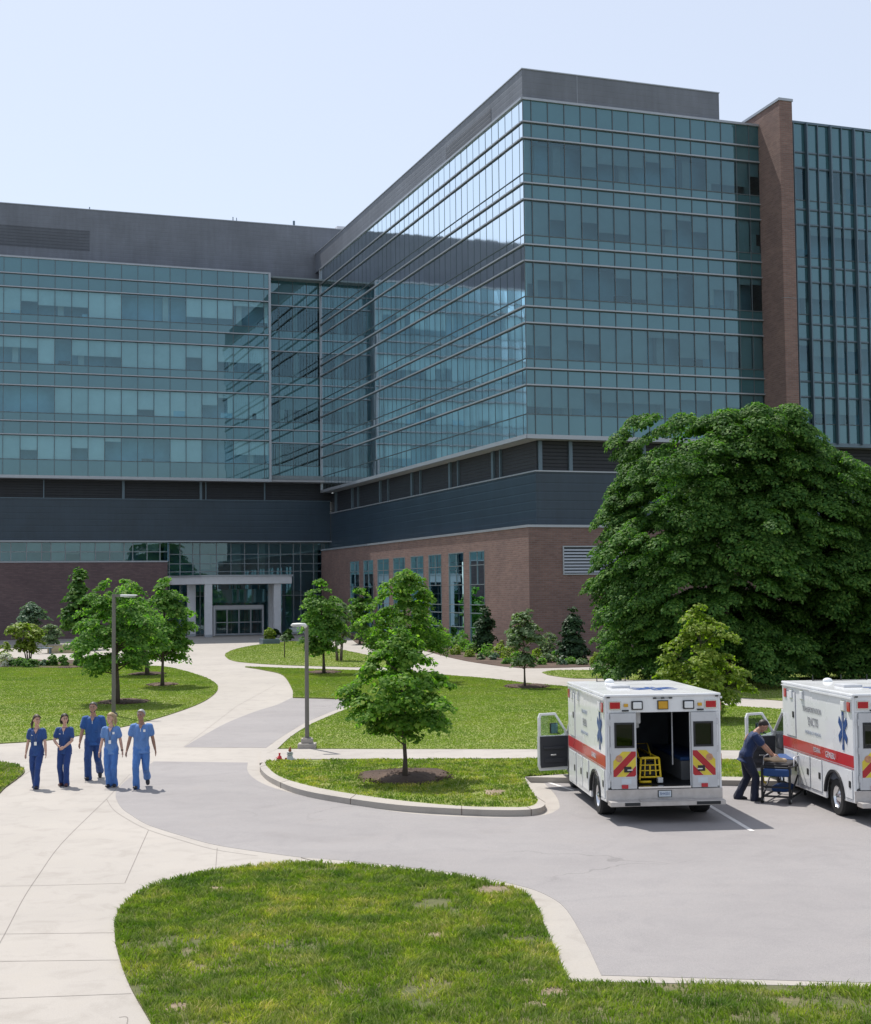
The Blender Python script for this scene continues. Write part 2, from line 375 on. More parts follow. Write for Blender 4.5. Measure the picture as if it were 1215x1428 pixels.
gut_c = [(838.8, 1360.5), (822, 1324), (805.6, 1293), (786.7, 1265), (763, 1249), (734.6, 1238), (687, 1227), (640, 1218.5), (580, 1211), (520, 1204), (470, 1199.5), (420, 1195.8), (359.5, 1187.8), (300.7, 1178.5), (255.8, 1166.4), (207.4, 1150.9), (183.2, 1137), (169.4, 1126.7), (161.8, 1113), (163.5, 1102), (177.8, 1087.4), (197.5, 1073.6), (215, 1062)]
road_lo = crm(gut_in) + [(800, 1088), (990, 1094), (3500, 1123.5), (3500, 1434.4)] + crm(gut_c)
slab('road', gp(road_lo), -.02, .004, 'asphalt')
# concrete edge strips
def strip(name, a, b_, z, z0, mat='kerb_concrete'): return slab(name, gp(a, z)+gp(b_[::-1], z), z0, z, mat)
kerb_out = [(369, 1062), (364, 1066), (364.5, 1073), (379, 1085), (417, 1100.5), (474, 1111.5), (557, 1122.6), (644, 1128), (708.6, 1129.8), (746.5, 1128), (759.8, 1122.6), (757.9, 1115), (746.5, 1098), (728, 1080)]
kerb_in = [(372.5, 1061), (370.5, 1064), (373.5, 1070), (390.6, 1083), (428.4, 1095), (481.5, 1105.5), (564.8, 1117), (644, 1124), (708.6, 1125.6), (739, 1124.5), (750, 1117), (742.7, 1105), (735, 1092), (731, 1083.5)]
ZD = .12
kerb = strip('kerb', crm(kerb_out), crm(kerb_in), ZD, -.05)
# kerb joints as fine recessed seams
b = MB(['mulch'])
ko, ki = gp(crm(kerb_out), ZD), gp(crm(kerb_in), ZD)
for i in range(8, len(ko)-3, 9):
    p, q = Vector((*ko[i], 0)), Vector((*ki[i], 0)); d = (q-p).normalized(); n = Vector((-d.y, d.x, 0))*.006
    b.hexa([p-n-d*.004, p+n-d*.004, q+n, q-n]+[v+Vector((0, 0, ZD+.002)) for v in (p-n-d*.004, p+n-d*.004, q+n, q-n)])
tag(b.build('kerb_joint'), kind='structure')
b = MB(['kerb_concrete'])
pk_a = gp([(731, 1079), (790, 1079.5), (1000, 1083), (1200, 1086), (2500, 1106.8)], ZD); pk_b = gp([(726, 1083.6), (790, 1084.5), (1000, 1088), (1200, 1091), (2500, 1111.8)], ZD)
b.prism(pk_a+pk_b[::-1], -.05, ZD); tag(b.build('kerb', tri=True), kind='structure')
rk_out = [(482, 985), (455, 995.5), (425, 1008.5), (397, 1026), (378, 1042), (372, 1050)]
rk_in = [(489.5, 986), (461, 997.5), (431, 1011), (405, 1027.5), (388, 1043), (384, 1046)]
strip('kerb', crm(rk_out), crm(rk_in), .058, -.05)
c_in = [(829.5, 1369), (811, 1340), (793.8, 1322), (777, 1296), (758, 1268), (741.7, 1251), (720.5, 1240), (682.6, 1230), (640, 1222.5), (580, 1214.5), (520, 1208), (450, 1202.5)]
c_inner_wide = [(795, 1368.5), (786, 1350), (776, 1328), (758, 1286), (742, 1255), (720.5, 1241), (682.6, 1231), (640, 1223.5), (580, 1215.5), (520, 1208.5), (450, 1203)]
slab('kerb', gp(crm(gut_c[:12]) + crm(c_inner_wide[::-1]), .012) + gp([(829, 1369)], .012), -.02, .012, 'kerb_concrete')
slab('kerb', gp([(832, 1360.6), (3500, 1434.4), (3500, 1448), (1215, 1376), (828, 1369)], .014), -.02, .014, 'kerb_concrete')
slab('path', gp([(365, 1044.5), (388, 1044.5), (750, 1045), (1100, 1047), (2500, 1057.5), (2500, 1073.5), (1215, 1060), (790, 1057), (420, 1058.5), (371, 1062.5), (362, 1064)], .055), -.05, .055, 'concrete')
# expansion joints
b = MB(['joint_grey'])
def joint(pts, wd=.010, z=.003):
    if len(pts) > 3: pts = crm(pts)
    q = [Vector(p).to_3d() for p in gp(pts)]
    for p, r in zip(q, q[1:]):
        d = (r-p).normalized(); n = Vector((-d.y, d.x, 0))*wd/2; up = Vector((0, 0, z))
        b.add([p-n+up, r-n+up, r+n+up, p+n+up], [(0, 1, 2, 3)])
for pts in ([(148.6, 1114.6), (86.4, 1176), (55, 1219), (31, 1256), (0, 1315), (-60, 1420)], [(-40, 1237), (80, 1234.6), (173, 1232)], [(-40, 1303.4), (159, 1301)],
            [(-40, 1341.5), (166, 1339)], [(-60, 1395), (183, 1386)], [(207, 1158), (174, 1232)], [(303, 1182.7), (300.7, 1214)], [(181, 1080), (148.6, 1114.6)],
            [(148.6, 1114.6), (158, 1129), (175, 1141), (207, 1157.5), (256, 1173), (301, 1185.3), (360, 1194)], [(40, 1063.4), (214, 1062)], [(5, 1100), (60, 1063)], [(166, 1419), (178, 1420), (172, 1440), (150, 1470)],
            [(242, 1042.4), (369, 1043)], [(216, 1062.6), (344, 1064)], [(480, 1045), (478, 1058)], [(600, 1045), (602, 1058)], [(700, 1045), (705, 1057)], [(256, 1042), (330, 985), (385, 955)]): joint(pts)
tag(b.build('pavement_joint'), kind='structure')
# painted parking lines
b = MB(); 
pm('road_paint', (.62, .60, .58), .7, var=.15, vscale=9); b.mats = ['road_paint']
for (p, q) in (((988, 1123), (1049.5, 1159.7)), ((757, 1089), (800, 1103)), ((1225, 1128), (1262, 1157))):
    p, q = G(*p), G(*q); d = (q-p).normalized(); n = Vector((-d.y, d.x, 0))*.045; up = Vector((0, 0, .009))
    b.add([p-n+up, q-n+up, q+n+up, p+n+up], [(0, 1, 2, 3)])
tag(b.build('parking_line'), kind='structure')

# lawns: a soil slab each, with blades standing on it
LAWNS = {}
lawnA = [(-200, 930)] + crm([(0, 930.5), (110, 926), (200, 928), (237, 930.6), (276.6, 941), (297, 950), (304, 959), (296, 970), (272.6, 983), (221, 1000.5), (166, 1014), (79, 1030), (0, 1036)]) + [(-200, 1043)]
lawnB = [(-120, 1055)] + crm([(0, 1061.7), (23.7, 1066.5), (34.8, 1074.4), (23.7, 1085.5), (8, 1097), (0, 1105)]) + [(-120, 1175)]
lawnC = crm([(450, 1202.6), (420, 1203.4), (345.7, 1209.6), (300.7, 1214.8), (255.8, 1222.4), (214.3, 1235.5), (183.2, 1251), (167.6, 1268.4), (160.7, 1287.4), (160.7, 1311.6), (167.6, 1339), (178, 1367), (190, 1391), (207.4, 1420.5), (221, 1446), (245, 1490)]) + [(300, 1600), (430, 2400), (3500, 2400), (3500, 1449), (1215, 1377), (828, 1370)] + crm(c_inner_wide)
lawnD = crm(kerb_in) + [(790, 1079.5), (1000, 1083), (1200, 1086), (2500, 1106.8), (2500, 1074.5), (1215, 1061), (790, 1058), (420, 1059.5)]
lawnF = [(389, 1043.5)] + crm([(406, 1027.5), (431, 1011.5), (461, 998), (489.5, 986.5)]) + [(484, 973.8)] + crm([(408.5, 971.7), (408, 961), (395, 941), (370, 934), (341.8, 929.4)]) + [(400, 931.5), (480, 934)] + crm([(530, 936), (575, 937), (631, 942), (688, 946.6), (741, 953), (797.6, 958), (900, 972), (1030, 985), (1300, 1000)]) + [(2500, 1036), (2500, 1057), (1100, 1046.5), (750, 1044.5)]
lawnH = crm([(318.8, 919), (313.8, 912.8), (323.7, 906.7), (343.5, 901.7), (368, 898), (392.8, 895.5), (412.6, 894.3), (457, 901.7), (486.7, 908), (530, 917), (560, 925)]) + [(575, 930), (491.6, 930)] + crm([(491, 930), (393, 927), (336, 923), (318.8, 919)])[:-1]
lawnJ = crm([(756, 937.5), (778.7, 934.5), (860, 934), (1000, 930)]) + [(1600, 924), (1600, 988), (1100, 977), (1030, 972)] + crm([(900, 950), (860, 946), (801, 945.5), (765, 941)])
lawnN = [(835, 928.5), (1000, 925.5), (1600, 920), (1600, 908), (835, 914)]
for nm, px, z, dens, hgt in (('A', lawnA, .03, 300, .024), ('B', lawnB, .03, 700, .05), ('C', lawnC, .015, 1900, .060), ('D', lawnD, ZD, 750, .042), ('F', lawnF, .055, 420, .024), ('H', lawnH, .03, 80, .026), ('J', lawnJ, .03, 90, .03), ('N', lawnN, .02, 30, .06)):
    poly = gp(px, z); slab('lawn', poly, -.05, z, 'turf' if nm in 'CB' else 'turf_green'); LAWNS[nm] = (poly, z, dens, hgt)
def inside(P, x, y):
    P = np.array(P); n = len(P); r = np.zeros(len(x), bool); j = n-1
    for i in range(n):
        xi, yi = P[i]; xj, yj = P[j]
        cnd = ((yi > y) != (yj > y)); xx = (xj-xi)*(y-yi)/((yj-yi) if yj != yi else 1e-9)+xi
        r ^= cnd & (x < xx); j = i
    return r
def vnoise(x, y, s, seed):                          # smooth value noise
    g = np.random.default_rng(seed).random((64, 64)); u = x/s; v = y/s; iu = np.floor(u).astype(int); iv = np.floor(v).astype(int)
    fu = u-iu; fv = v-iv; fu = fu*fu*(3-2*fu); fv = fv*fv*(3-2*fv)
    q = lambda a, b_: g[(iu+a) % 64, (iv+b_) % 64]
    return (q(0, 0)*(1-fu)+q(1, 0)*fu)*(1-fv)+(q(0, 1)*(1-fu)+q(1, 1)*fu)*fv
HOLES = []                                          # mulch rings, where no grass grows
def grass(nm, mat):
    poly, z, dens, hgt = LAWNS[nm]; P = np.array(poly); lo = P.min(0); hi = P.max(0)
    lo = np.maximum(lo, [-48, 8.6 if nm == 'C' else 0]); hi = np.minimum(hi, [46, 160])
    N = int((hi-lo).prod()*dens*(1.35 if nm == 'C' else 1))
    x = RNG.uniform(lo[0], hi[0], N); y = RNG.uniform(lo[1], hi[1], N)
    k = inside(poly, x, y) & (np.abs(x) < y*.345+3.2)
    for (hx, hy, hr) in HOLES: k &= ((x-hx)**2+(y-hy)**2) > (hr*RNG.uniform(.55, 1.08, N))**2
    bare = vnoise(x, y, .27, 5)*.4+vnoise(x, y, .9, 6)*.35+vnoise(x, y, .1, 7)*.25
    thin = .33 if nm == 'C' else (.27 if nm in 'DB' else -1)
    k &= (bare > thin+RNG.uniform(-.09, .11, N))
    x = x[k]; y = y[k]; n = len(x); big = vnoise(x, y, .22, 8)*.55+vnoise(x, y, .75, 9)*.45
    dist = y/14 if nm == 'C' else y/18
    h = hgt*(.45+1.0*big)*RNG.uniform(.6, 1.4, n); wd = (.0045 if nm == 'C' else .006)*RNG.uniform(.7, 1.5, n)*np.maximum(1, dist**.9)
    a = RNG.uniform(0, 2*np.pi, n); cl = vnoise(x, y, .3, 11)*6.28*2
    la = cl+RNG.normal(0, .9, n); ln = h*RNG.uniform(.35, 1.3, n)
    wx, wy = np.cos(a)*wd, np.sin(a)*wd
    V = np.empty((n, 5, 3))
    mx, my = x+np.cos(la)*ln*.35, y+np.sin(la)*ln*.35
    V[:, 0] = np.stack([x-wx, y-wy, np.full(n, z-.005)], 1); V[:, 1] = np.stack([x+wx, y+wy, np.full(n, z-.005)], 1)
    V[:, 2] = np.stack([mx+wx*.75, my+wy*.75, z+h*.68], 1); V[:, 3] = np.stack([mx-wx*.75, my-wy*.75, z+h*.68], 1)
    V[:, 4] = np.stack([x+np.cos(la)*ln, y+np.sin(la)*ln, z+h], 1)
    base = np.arange(n)[:, None]*5
    Fq = np.concatenate([base+np.array([[0, 1, 2]]), base+np.array([[0, 2, 3]]), base+np.array([[3, 2, 4]])])
    o = npmesh('grass', V.reshape(-1, 3), Fq, mat)
    tag(o, {'C': 'thick tufted grass with dry patches on the near lawn beside the road', 'D': 'short grass on the kerbed island behind the road kerb', 'F': 'mown grass of the wide lawn behind the sidewalk', 'A': 'mown grass on the rounded lawn behind the walking staff',
            'B': 'grass on the small lawn corner at the left edge', 'H': 'grass on the oval lawn in front of the entrance', 'J': 'grass beside the path in front of the big tree', 'N': 'grass strip between big tree and brick wall'}[nm], 'grass', kind='stuff')
# mulch rings round the young trees: shallow mounds
def mulch(px, py, x0, x1, y0, y1, z):
    c = G(px, py, z); rx = abs(G(x1, py, z).x-G(x0, py, z).x)/2; ry = abs(G(px, y0, z).y-G(px, y1, z).y)/2*.9
    r = (rx+min(ry, rx*1.3))/2; b = MB(['mulch']); nseg = 40; ring = []; vs = []
    for k, (f, hh) in enumerate(((1, -.01), (.85, .05), (.55, .09), (.2, .10))):
        for i in range(nseg):
            a = 2*math.pi*i/nseg; q = f*(1+.10*math.sin(3*a+px)+.06*math.sin(7*a+py)); vs.append((c.x+rx*q*math.cos(a), c.y+min(ry, rx*1.3)*q*math.sin(a), z+hh+random.uniform(-.008, .012)))
    fs = [(k*nseg+i, k*nseg+(i+1) % nseg, (k+1)*nseg+(i+1) % nseg, (k+1)*nseg+i) for k in range(3) for i in range(nseg)]+[tuple(3*nseg+i for i in range(nseg))]
    b.add(vs, fs); n = 520                                         # bark chips
    for i in range(n):
        a = random.uniform(0, 6.283); q = math.sqrt(random.random())*1.03; p = Vector((c.x+rx*q*math.cos(a), c.y+min(ry, rx*1.3)*q*math.sin(a), z+.012+.1*(1-q)))
        M = Euler((random.uniform(-.5, .5), random.uniform(-.5, .5), random.uniform(0, 6.28))).to_matrix(); b.box(p, (random.uniform(.05, .14), random.uniform(.02, .045), .016), None, M)
    tag(b.build('mulch_bed', smooth=False), kind='structure'); HOLES.append((c.x, c.y, r))
MULCH = [(565, 1083, 500, 632, 1070, 1097, ZD), (172, 979, 138, 206, 973, 985, .03), (206, 940, 180, 228, 936, 944, .03), (226, 955, 208, 250, 952, 959, .03), (452, 938, 430, 478, 934, 942, .05), (735, 957.5, 706, 770, 953, 962, .055), (97, 931, 84, 112, 928, 934, .03)]
for mm in MULCH: mulch(*mm)
for (px, py, rx, ry) in ((690, 1242, 34, 10), (772, 1384, 26, 8), (606, 1306, 20, 6), (735, 1370, 14, 5), (300, 1240, 16, 5), (250, 1405, 22, 7), (745, 1402, 18, 5), (690, 1105, 18, 5)):
    z = ZD if py < 1200 else .015; c = G(px, py, z); ax = abs(G(px+rx, py, z).x-c.x); ay = abs(G(px, py-ry, z).y-c.y)
    slab('bare_soil', [(c.x+ax*math.cos(a)*q, c.y+ay*math.sin(a)*q) for a, q in ((2*math.pi*i/18, random.uniform(.7, 1.1)) for i in range(18))], z-.01, z+.006, 'bare_soil'); HOLES.append((c.x, c.y, (ax+ay)/2*.8))
slab('planting_bed', gp(crm([(500, 899), (560, 903), (590, 907.5), (629, 917.5), (665, 924.5), (722, 931.5), (778, 931.5), (830, 930)])+[(900, 928), (900, 905), (740, 895), (480, 884)]), -.05, .022, 'mulch')
slab('planting_bed', gp([(-120, 919), (20, 918), (60, 921), (116, 921), (122, 932), (60, 932), (0, 931.5), (-120, 932)]), -.05, .045, 'mulch')
for nm in LAWNS: grass(nm, 'grass_blades' if nm in 'CDB' else 'lawn_blades')
# ------------------------------------------------------------------ the hospital (local axes: u along the front, v into depth, z up)
H = empty('hospital_building', BC, PSI, label='large glass and brick hospital with two angled wings behind the lawns', cat='building')
class Face:
    def __init__(s, o, d, n): s.o = o; s.d = d; s.n = n
    def p(s, a, z, off=0): return (s.o[0]+s.d[0]*a+s.n[0]*off, s.o[1]+s.d[1]*a+s.n[1]*off, z)
    def bx(s, mb, a0, a1, z0, z1, f0, f1, m=None):
        q = [s.p(a, z, f) for z in (z0, z1) for a, f in ((a0, f0), (a1, f0), (a1, f1), (a0, f1))]; mb.hexa(q, m)
    def quad(s, mb, a0, a1, z0, z1, f, m=None): mb.add([s.p(a0, z0, f), s.p(a1, z0, f), s.p(a1, z1, f), s.p(a0, z1, f)], [(0, 1, 2, 3)], m)
ZS = 39.28; ZGT = 37.17; ZGB = 14.543; S = 4.176; A0 = 35.679; B0 = 34.563; ZBK = 8.36
UF = 18.46; V3 = 52.66; V1 = 51.66; V2 = 53.16; LS = 4.671; LGT = 36.147; LGB = 15.5; LA0 = 34.663; LB0 = 33.359
UL = onv(375, 500, V1)[0]; URC = .0
VEND = 70
def grid(name, F, xs, z0, z1, off, mat, parent, wob=.002):        # one continuous sheet of panes
    b = MB([mat]); n = len(xs); vs = []; sw = .007 if mat.startswith('side') else 0; wv_ = [random.uniform(-sw, sw) for x in xs]
    for z in (z0, z1):
        for x, e in zip(xs, wv_): vs.append(F.p(x, z, off+e+random.uniform(-wob, wob)))
    b.add(vs, [(i, i+1, n+i+1, n+i) for i in range(n-1)]); return b.build(name, parent)
def curtain(F, xs, ztop, zbot, As, Bs, trans, skin, dens=.5, dark=.25, mull='mullion', mw=.05, mproud=.05, ledge=.16, interior=True, drapes=.2, gv='vision_glass', gs='spandrel_glass'):
    x0, x1 = xs[0], xs[-1]
    zs = [ztop, As[0], Bs[0]]
    sp = [(As[0], ztop), (Bs[0], As[0])]; vi = []
    for i in range(len(Bs)):
        zt = trans[i]; vi.append((zt, Bs[i]))
        if i+1 < len(As): sp += [(As[i+1], zt), (Bs[i+1], As[i+1])]
        else: sp.append((zbot, zt))
    for z0, z1 in sp: grid('spandrel_band', F, xs, z0, z1, 0, gs, H)
    for k, (z0, z1) in enumerate(vi):
        wb = grid('window_band', F, xs, z0, z1, 0, gv, H)
        if interior:
            b = MB(['blind']); i = 0
            while i < len(xs)-1:
                run = random.choice([1, 1, 2, 2, 3, 3, 4]); r = random.random()
                fr = 0 if r < dark else random.choice([.22, .3, .42, .5, .62, .75, 1, 1, 1])
                m = random.choice(['blind', 'blind', 'blind_grey'])
                for j in range(i, min(i+run, len(xs)-1)):
                    f2 = fr if random.random() < .8 else random.choice([.2, .5, 1])
                    if f2 > 0: F.bx(b, xs[j]+.03, xs[j+1]-.03, z1-(z1-z0)*f2, z1, -.16, -.14, m)
                if random.random() < drapes: F.bx(b, xs[i]+.05, xs[i]+random.uniform(.3, .75), z0, z1, -.19, -.15, 'drape')
                if random.random() < .22: F.bx(b, xs[i]+.1, xs[i]+.1+random.uniform(.4, 1.2), z0, z0+random.uniform(.25, .7), -.5, -.12, random.choice(['blind', 'interior_wall', 'interior_dark']))
                i += run
            F.bx(b, x0+.02, x1-.02, z1-.05, z1+.02, -.17, -.12); F.bx(b, x0+.02, x1-.02, z0-.03, z0+.01, -.55, -.1, 'interior_wall')
            b.build('blinds', wb)
            b = MB(['interior_wall']); q = x0+random.uniform(1, 4)
            while q < x1-.6:
                F.bx(b, q, q+.55, z0-.9, z1+.4, -1.3, -.85, 'blind_grey'); q += random.choice([5.0, 6.1, 7.3])
            F.bx(b, x0+.1, x1-.1, z1+.02, z1+.3, -1.35, -.8, 'interior_wall')
            b.build('room_column', wb)
        b = MB([mull]); F.bx(b, x0, x1, z0-.03, z0+.03, .002, .045); b.build('transom', wb)
    b = MB([mull])
    for x in xs: F.bx(b, x-mw/2, x+mw/2, zbot, ztop, .004, mproud)
    b.build('mullion_grid', H)
    for z in As+Bs:
        b = MB([skin]); F.bx(b, x0-.02, x1+.02, z-.05, z+.04, .006, ledge); F.bx(b, x0-.02, x1+.02, z-.12, z-.05, .006, .045, 'mullion_ledge_shade'); b.build('ledge', H)  # the dark strip below stands in for the ledge's shadow line
    b = MB([skin]); F.bx(b, x0-.03, x1+.03, ztop, ztop+.16, -.2, .14); b.build('parapet_cap', H)
    b = MB([skin]); F.bx(b, x0-.03, x1+.03, zbot-.28, zbot, -.2, .12); b.build('bottom_edge_trim', H)
def lv(a, n, s): return [a-s*i for i in range(n)]
RA, RB = lv(A0, 5, S), lv(B0, 5, S); RT = [RA[i+1]+.64 for i in range(4)]+[15.9]
FR = Face((0, 0), (1, 0), (0, -1)); FL = Face((0, 0), (0, 1), (-1, 0))
xs = [0, .62]+[.62+(UF-.62-2.0)*i/13 for i in range(1, 14)]+[UF-.95, UF]
curtain(FR, xs, ZGT, ZGB, RA, RB, RT, 'aluminium', dark=.25)
xl = [0, .6]+[.6+(V3-.6)*i/42 for i in range(1, 43)]
curtain(FL, xl, ZGT, ZGB, RA, RB, RT, 'aluminium', dark=.3, drapes=.45, mw=.035, mproud=.015, mull='mullion_ledge_shade', ledge=.13, gv='side_vision_glass', gs='side_spandrel_glass')  # mullions of this face coloured darker, to look dim and sky-lit
# far end of the right wing's long face
b = MB(['aluminium']); FL.bx(b, V3, V3+.22, ZGB-.28, ZGT+.16, -.3, .12); b.build('end_trim', H)
# right wing: floors, core, roof, closing walls
b = MB(['interior_floor'])
for i in range(5): b.bb((.25, .25, RB[i]+.05), (UF-.05, V3-.1, RA[i]-.1))
b.build('floor_slab', H)
b = MB(['interior_wall']); b.bb((1.5, 1.5, ZGB), (UF-.1, V3-.2, ZGT-.2)); b.build('interior_wall', H)
b = MB(['interior_floor']); b.bb((.25, .25, ZGB-.02), (UF-.05, V3-.1, RT[4]-.55)); b.bb((.25, .25, RA[0]+.2), (UF+25, V3-.1, ZGT-.05)); b.build('roof_slab', H)
b = MB(['soffit']); b.bb((0.02, 0.02, ZGB-.26), (UF+27, V3, ZGB-.04)); b.build('soffit', H)
b = MB(['grey_louvre']); b.bb((UF+.2, V3-.3, 0), (UF+27, V3, ZGT)); b.bb((0, V3+.02, ZGB), (UF, V3+.2, ZGT)); b.bb((UF+26.6, .4, 0), (UF+27, V3, ZGT)); b.build('rear_wall', H)
# rooftop screens
ue = onv(1003, 140, 0)[0]
b = MB(['grey_screen']); b.bb((0.01, .01, ZGT+.17), (ue, V3+16, ZS)); b.build('roof_screen', H)
b = MB(['aluminium']); b.bb((-.04, -.04, ZS), (ue+.04, V3+16, ZS+.07)); b.build('screen_cap', H)
va = onu(622, 215, 0)[0]; vb_ = onu(685, 166, 0)[0]; zl0 = ZGT+.3
b = MB(['grey_louvre']); b.bb((-.012, min(va, vb_), zl0), (.05, max(va, vb_), zl0+.95)); b.build('louvre', H)
b = MB(['aluminium']); sx_ = onv(805, 120, 0)[0]; b.bb((sx_-.012, -.006, ZGT+.2), (sx_+.012, .05, ZS)); b.build('screen_seam', H)
# brick fin between front and tower
fu0 = UF; pf = 3.0
zt_f = onv(1087, 139.5, -pf)[1]; fu1 = onv(1104.5, 141, -pf)[0]; fu0f = onv(1086.8, 141, -pf)[0]
b = MB(['brick']); b.prism([(UF+.02, 2.4), (fu0f, -pf), (fu1, -pf), (fu1, 2.4)], 0, zt_f); fin = b.build('brick_pier', H)
b = MB(['aluminium']); b.prism([(UF-.04, 2.46), (fu0f-.06, -pf-.06), (fu1+.06, -pf-.06), (fu1+.06, 2.46)], zt_f, zt_f+.18); b.build('coping', fin)
b = MB(['frame_grey']); b.prism([(UF-.01, .5), (fu0f-.01, -pf-.01), (fu1+.01, -pf-.01), (fu1+.01, .5)], 24.2, 24.23); b.build('joint', fin)
# glass tower right of the pier: close vertical fins
ZT2 = 37.75
FT = Face((fu1, -.0), (1, 0), (0, -1)); nT = 26; xt = [i*1.02 for i in range(nT)]
curtain(FT, xt, ZT2, ZGB, RA, RB, RT, 'tower_mullion', dark=.3, mull='mullion', mw=.05, mproud=.05, ledge=.05, drapes=.1)
for i in range(0, nT, 1):
    b = MB(['tower_mullion']); FT.bx(b, xt[i]-.05 if i % 2 else xt[i]-.03, xt[i]+.05 if i % 2 else xt[i]+.03, ZGB-.1, ZT2+.08, .06, .34 if i % 2 else .16); b.build('vertical_fin', H)
b = MB(['interior_floor'])
for i in range(5): b.bb((fu1+.1, .25, RB[i]+.05), (fu1+26, 8, RA[i]-.1))
b.build('floor_slab', H)
b = MB(['interior_wall']); b.bb((fu1+.1, 1.5, ZGB), (fu1+25.6, 1.9, ZT2-.3)); b.build('interior_wall', H)
b = MB(['interior_floor']); b.bb((fu1+.05, .1, ZT2-.2), (fu1+26, 9, ZT2-.05)); b.build('roof_slab', H)
# right wing: recessed louvre storey, dark panels, brick base
v_in = onv(748.5, 658, 0.8); INS = 1.05
zled = onv(748.5, 657.5, INS)[1]
b = MB(['navy_panel']); b.bb((INS, INS, ZBK), (UF+26, V3+20, zled)); b.build('metal_wall', H)
b = MB(['dark_louvre']); b.bb((INS+.12, INS+.12, zled), (UF+26, V3+20, ZGB-.28)); b.build('louvre_wall', H)
b = MB(['aluminium']); b.bb((INS-.10, INS-.10, zled), (UF+26, V3+1, zled+.09)); b.build('sill_ledge', H)
for u in (.35, 2.6, 8.2, 11.9, 15.2, 19.5, 24, 29):
    b = MB(['tower_mullion']); b.bb((INS+u-.13, INS-.04, zled+.09), (INS+u+.13, INS+.3, ZGB-.28)); b.build('soffit_post', H)
for px, py in ((687, 640), (697.5, 640), (627, 650), (638.5, 650), (574, 665), (586, 665), (530, 675), (541, 675), (491, 685), (499, 685), (468, 690)):
    v, _ = onu(px, py, INS); wd = .2 if px in (687, 627, 574, 530, 491, 468) else .09
    b = MB(['tower_mullion']); b.bb((INS-.04, v-wd, zled+.09), (INS+.3, v+wd, ZGB-.28)); b.build('soffit_post', H)
b = MB(['brick']); bw = [(0, 0)]
# brick base: left face with tall window openings
WIN = [(488.4, 501), (507, 520.7), (526.6, 542.7), (548.6, 565), (573, 590.8), (598, 615.8), (626, 646.8), (655, 676)]
wv = []
for x0, x1 in WIN:
    va, _ = onu(x0, 800, 0); vb_, _ = onu(x1, 800, 0); wv.append((min(va, vb_), max(va, vb_)))
wv.sort()
ztw = onu(666, 769, 0)[1]; ZW0 = .35; VB = V3+.4
edges = [0]+[e for p in wv for e in p]+[VB]
b = MB(['brick'])
for i in range(0, len(edges), 2): b.bb((0, edges[i], 0), (.45, edges[i+1], ztw))
b.bb((0, 0, ztw), (.45, VB, ZBK)); b.bb((0, wv[0][0], 0), (.45, wv[-1][1], ZW0))
b.bb((.45, 0, 0), (UF+26, .45, ZBK)); b.build('brick_wall', H)
b = MB(['interior_dark']); b.bb((.6, .6, 0), (UF+25, V3, ZBK-.1)); b.build('interior_wall', H)
b = MB(['aluminium']); b.prism([(-.08, -.08), (UF+26, -.08), (UF+26, INS), (INS, INS), (INS, VB), (-.08, VB)], ZBK, ZBK+.17); b.build('coping', H)
for k, (v0, v1) in enumerate(wv):
    fb = MB(['frame_grey'])
    FLx = Face((.045, 0), (0, 1), (-1, 0)); zs_ = [ZW0, ZW0+1.15, ZW0+2.2, ztw*.45, ztw*.66, ztw*.86, ztw]
    for z in zs_: FLx.bx(fb, v0, v1, z-.03, z+.03, 0, .07)
    for v in (v0+.03, v1-.03): FLx.bx(fb, v-.03, v+.03, ZW0, ztw, 0, .06)
    FLx.bx(fb, (v0+v1)/2-.02, (v0+v1)/2+.02, ztw*.66, ztw, 0, .05)
    wn = MB(['vision_glass']); FLx.quad(wn, v0, v1, ZW0, ztw, 0); wo = wn.build('window', H)
    fb.build('window_frame', wo)
    bb_ = MB(['blind_grey']); FLx.bx(bb_, v0+.05, v1-.05, ztw*.66, ztw-.05, -.2, -.17)
    FLx.bx(bb_, v0+.05, v1-.05, ZW0+2.2, ztw*.655, -.25, -.22, 'pale_teal')
    bb_.build('blinds', wo)
# ventilation louvre in the right brick face
lu0, lz1 = onv(786, 763, 0); lu1 = lu0+4.2; lz0 = onv(786, 800, 0)[1]
b = MB(['interior_dark']); b.bb((lu0, -.02, lz0), (lu1, .02, lz1)); lo = b.build('louvre', H)
b = MB(['aluminium']); n = 8
for i in range(n):
    z = lz0+.06+(lz1-lz0-.1)*i/n; b.hexa([(lu0, -.06, z), (lu1, -.06, z), (lu1, -.02, z+.05), (lu0, -.02, z+.05), (lu0, -.05, z+.03), (lu1, -.05, z+.03), (lu1, -.02, z+.12), (lu0, -.02, z+.12)])
b.build('slats', lo)
b = MB(['aluminium'])
for a0, a1, z0, z1 in ((lu0-.08, lu1+.08, lz1, lz1+.08), (lu0-.08, lu1+.08, lz0-.08, lz0), (lu0-.08, lu0, lz0, lz1), (lu1, lu1+.08, lz0, lz1)): b.bb((a0, -.09, z0), (a1, .02, z1))
b.build('louvre_frame', lo)
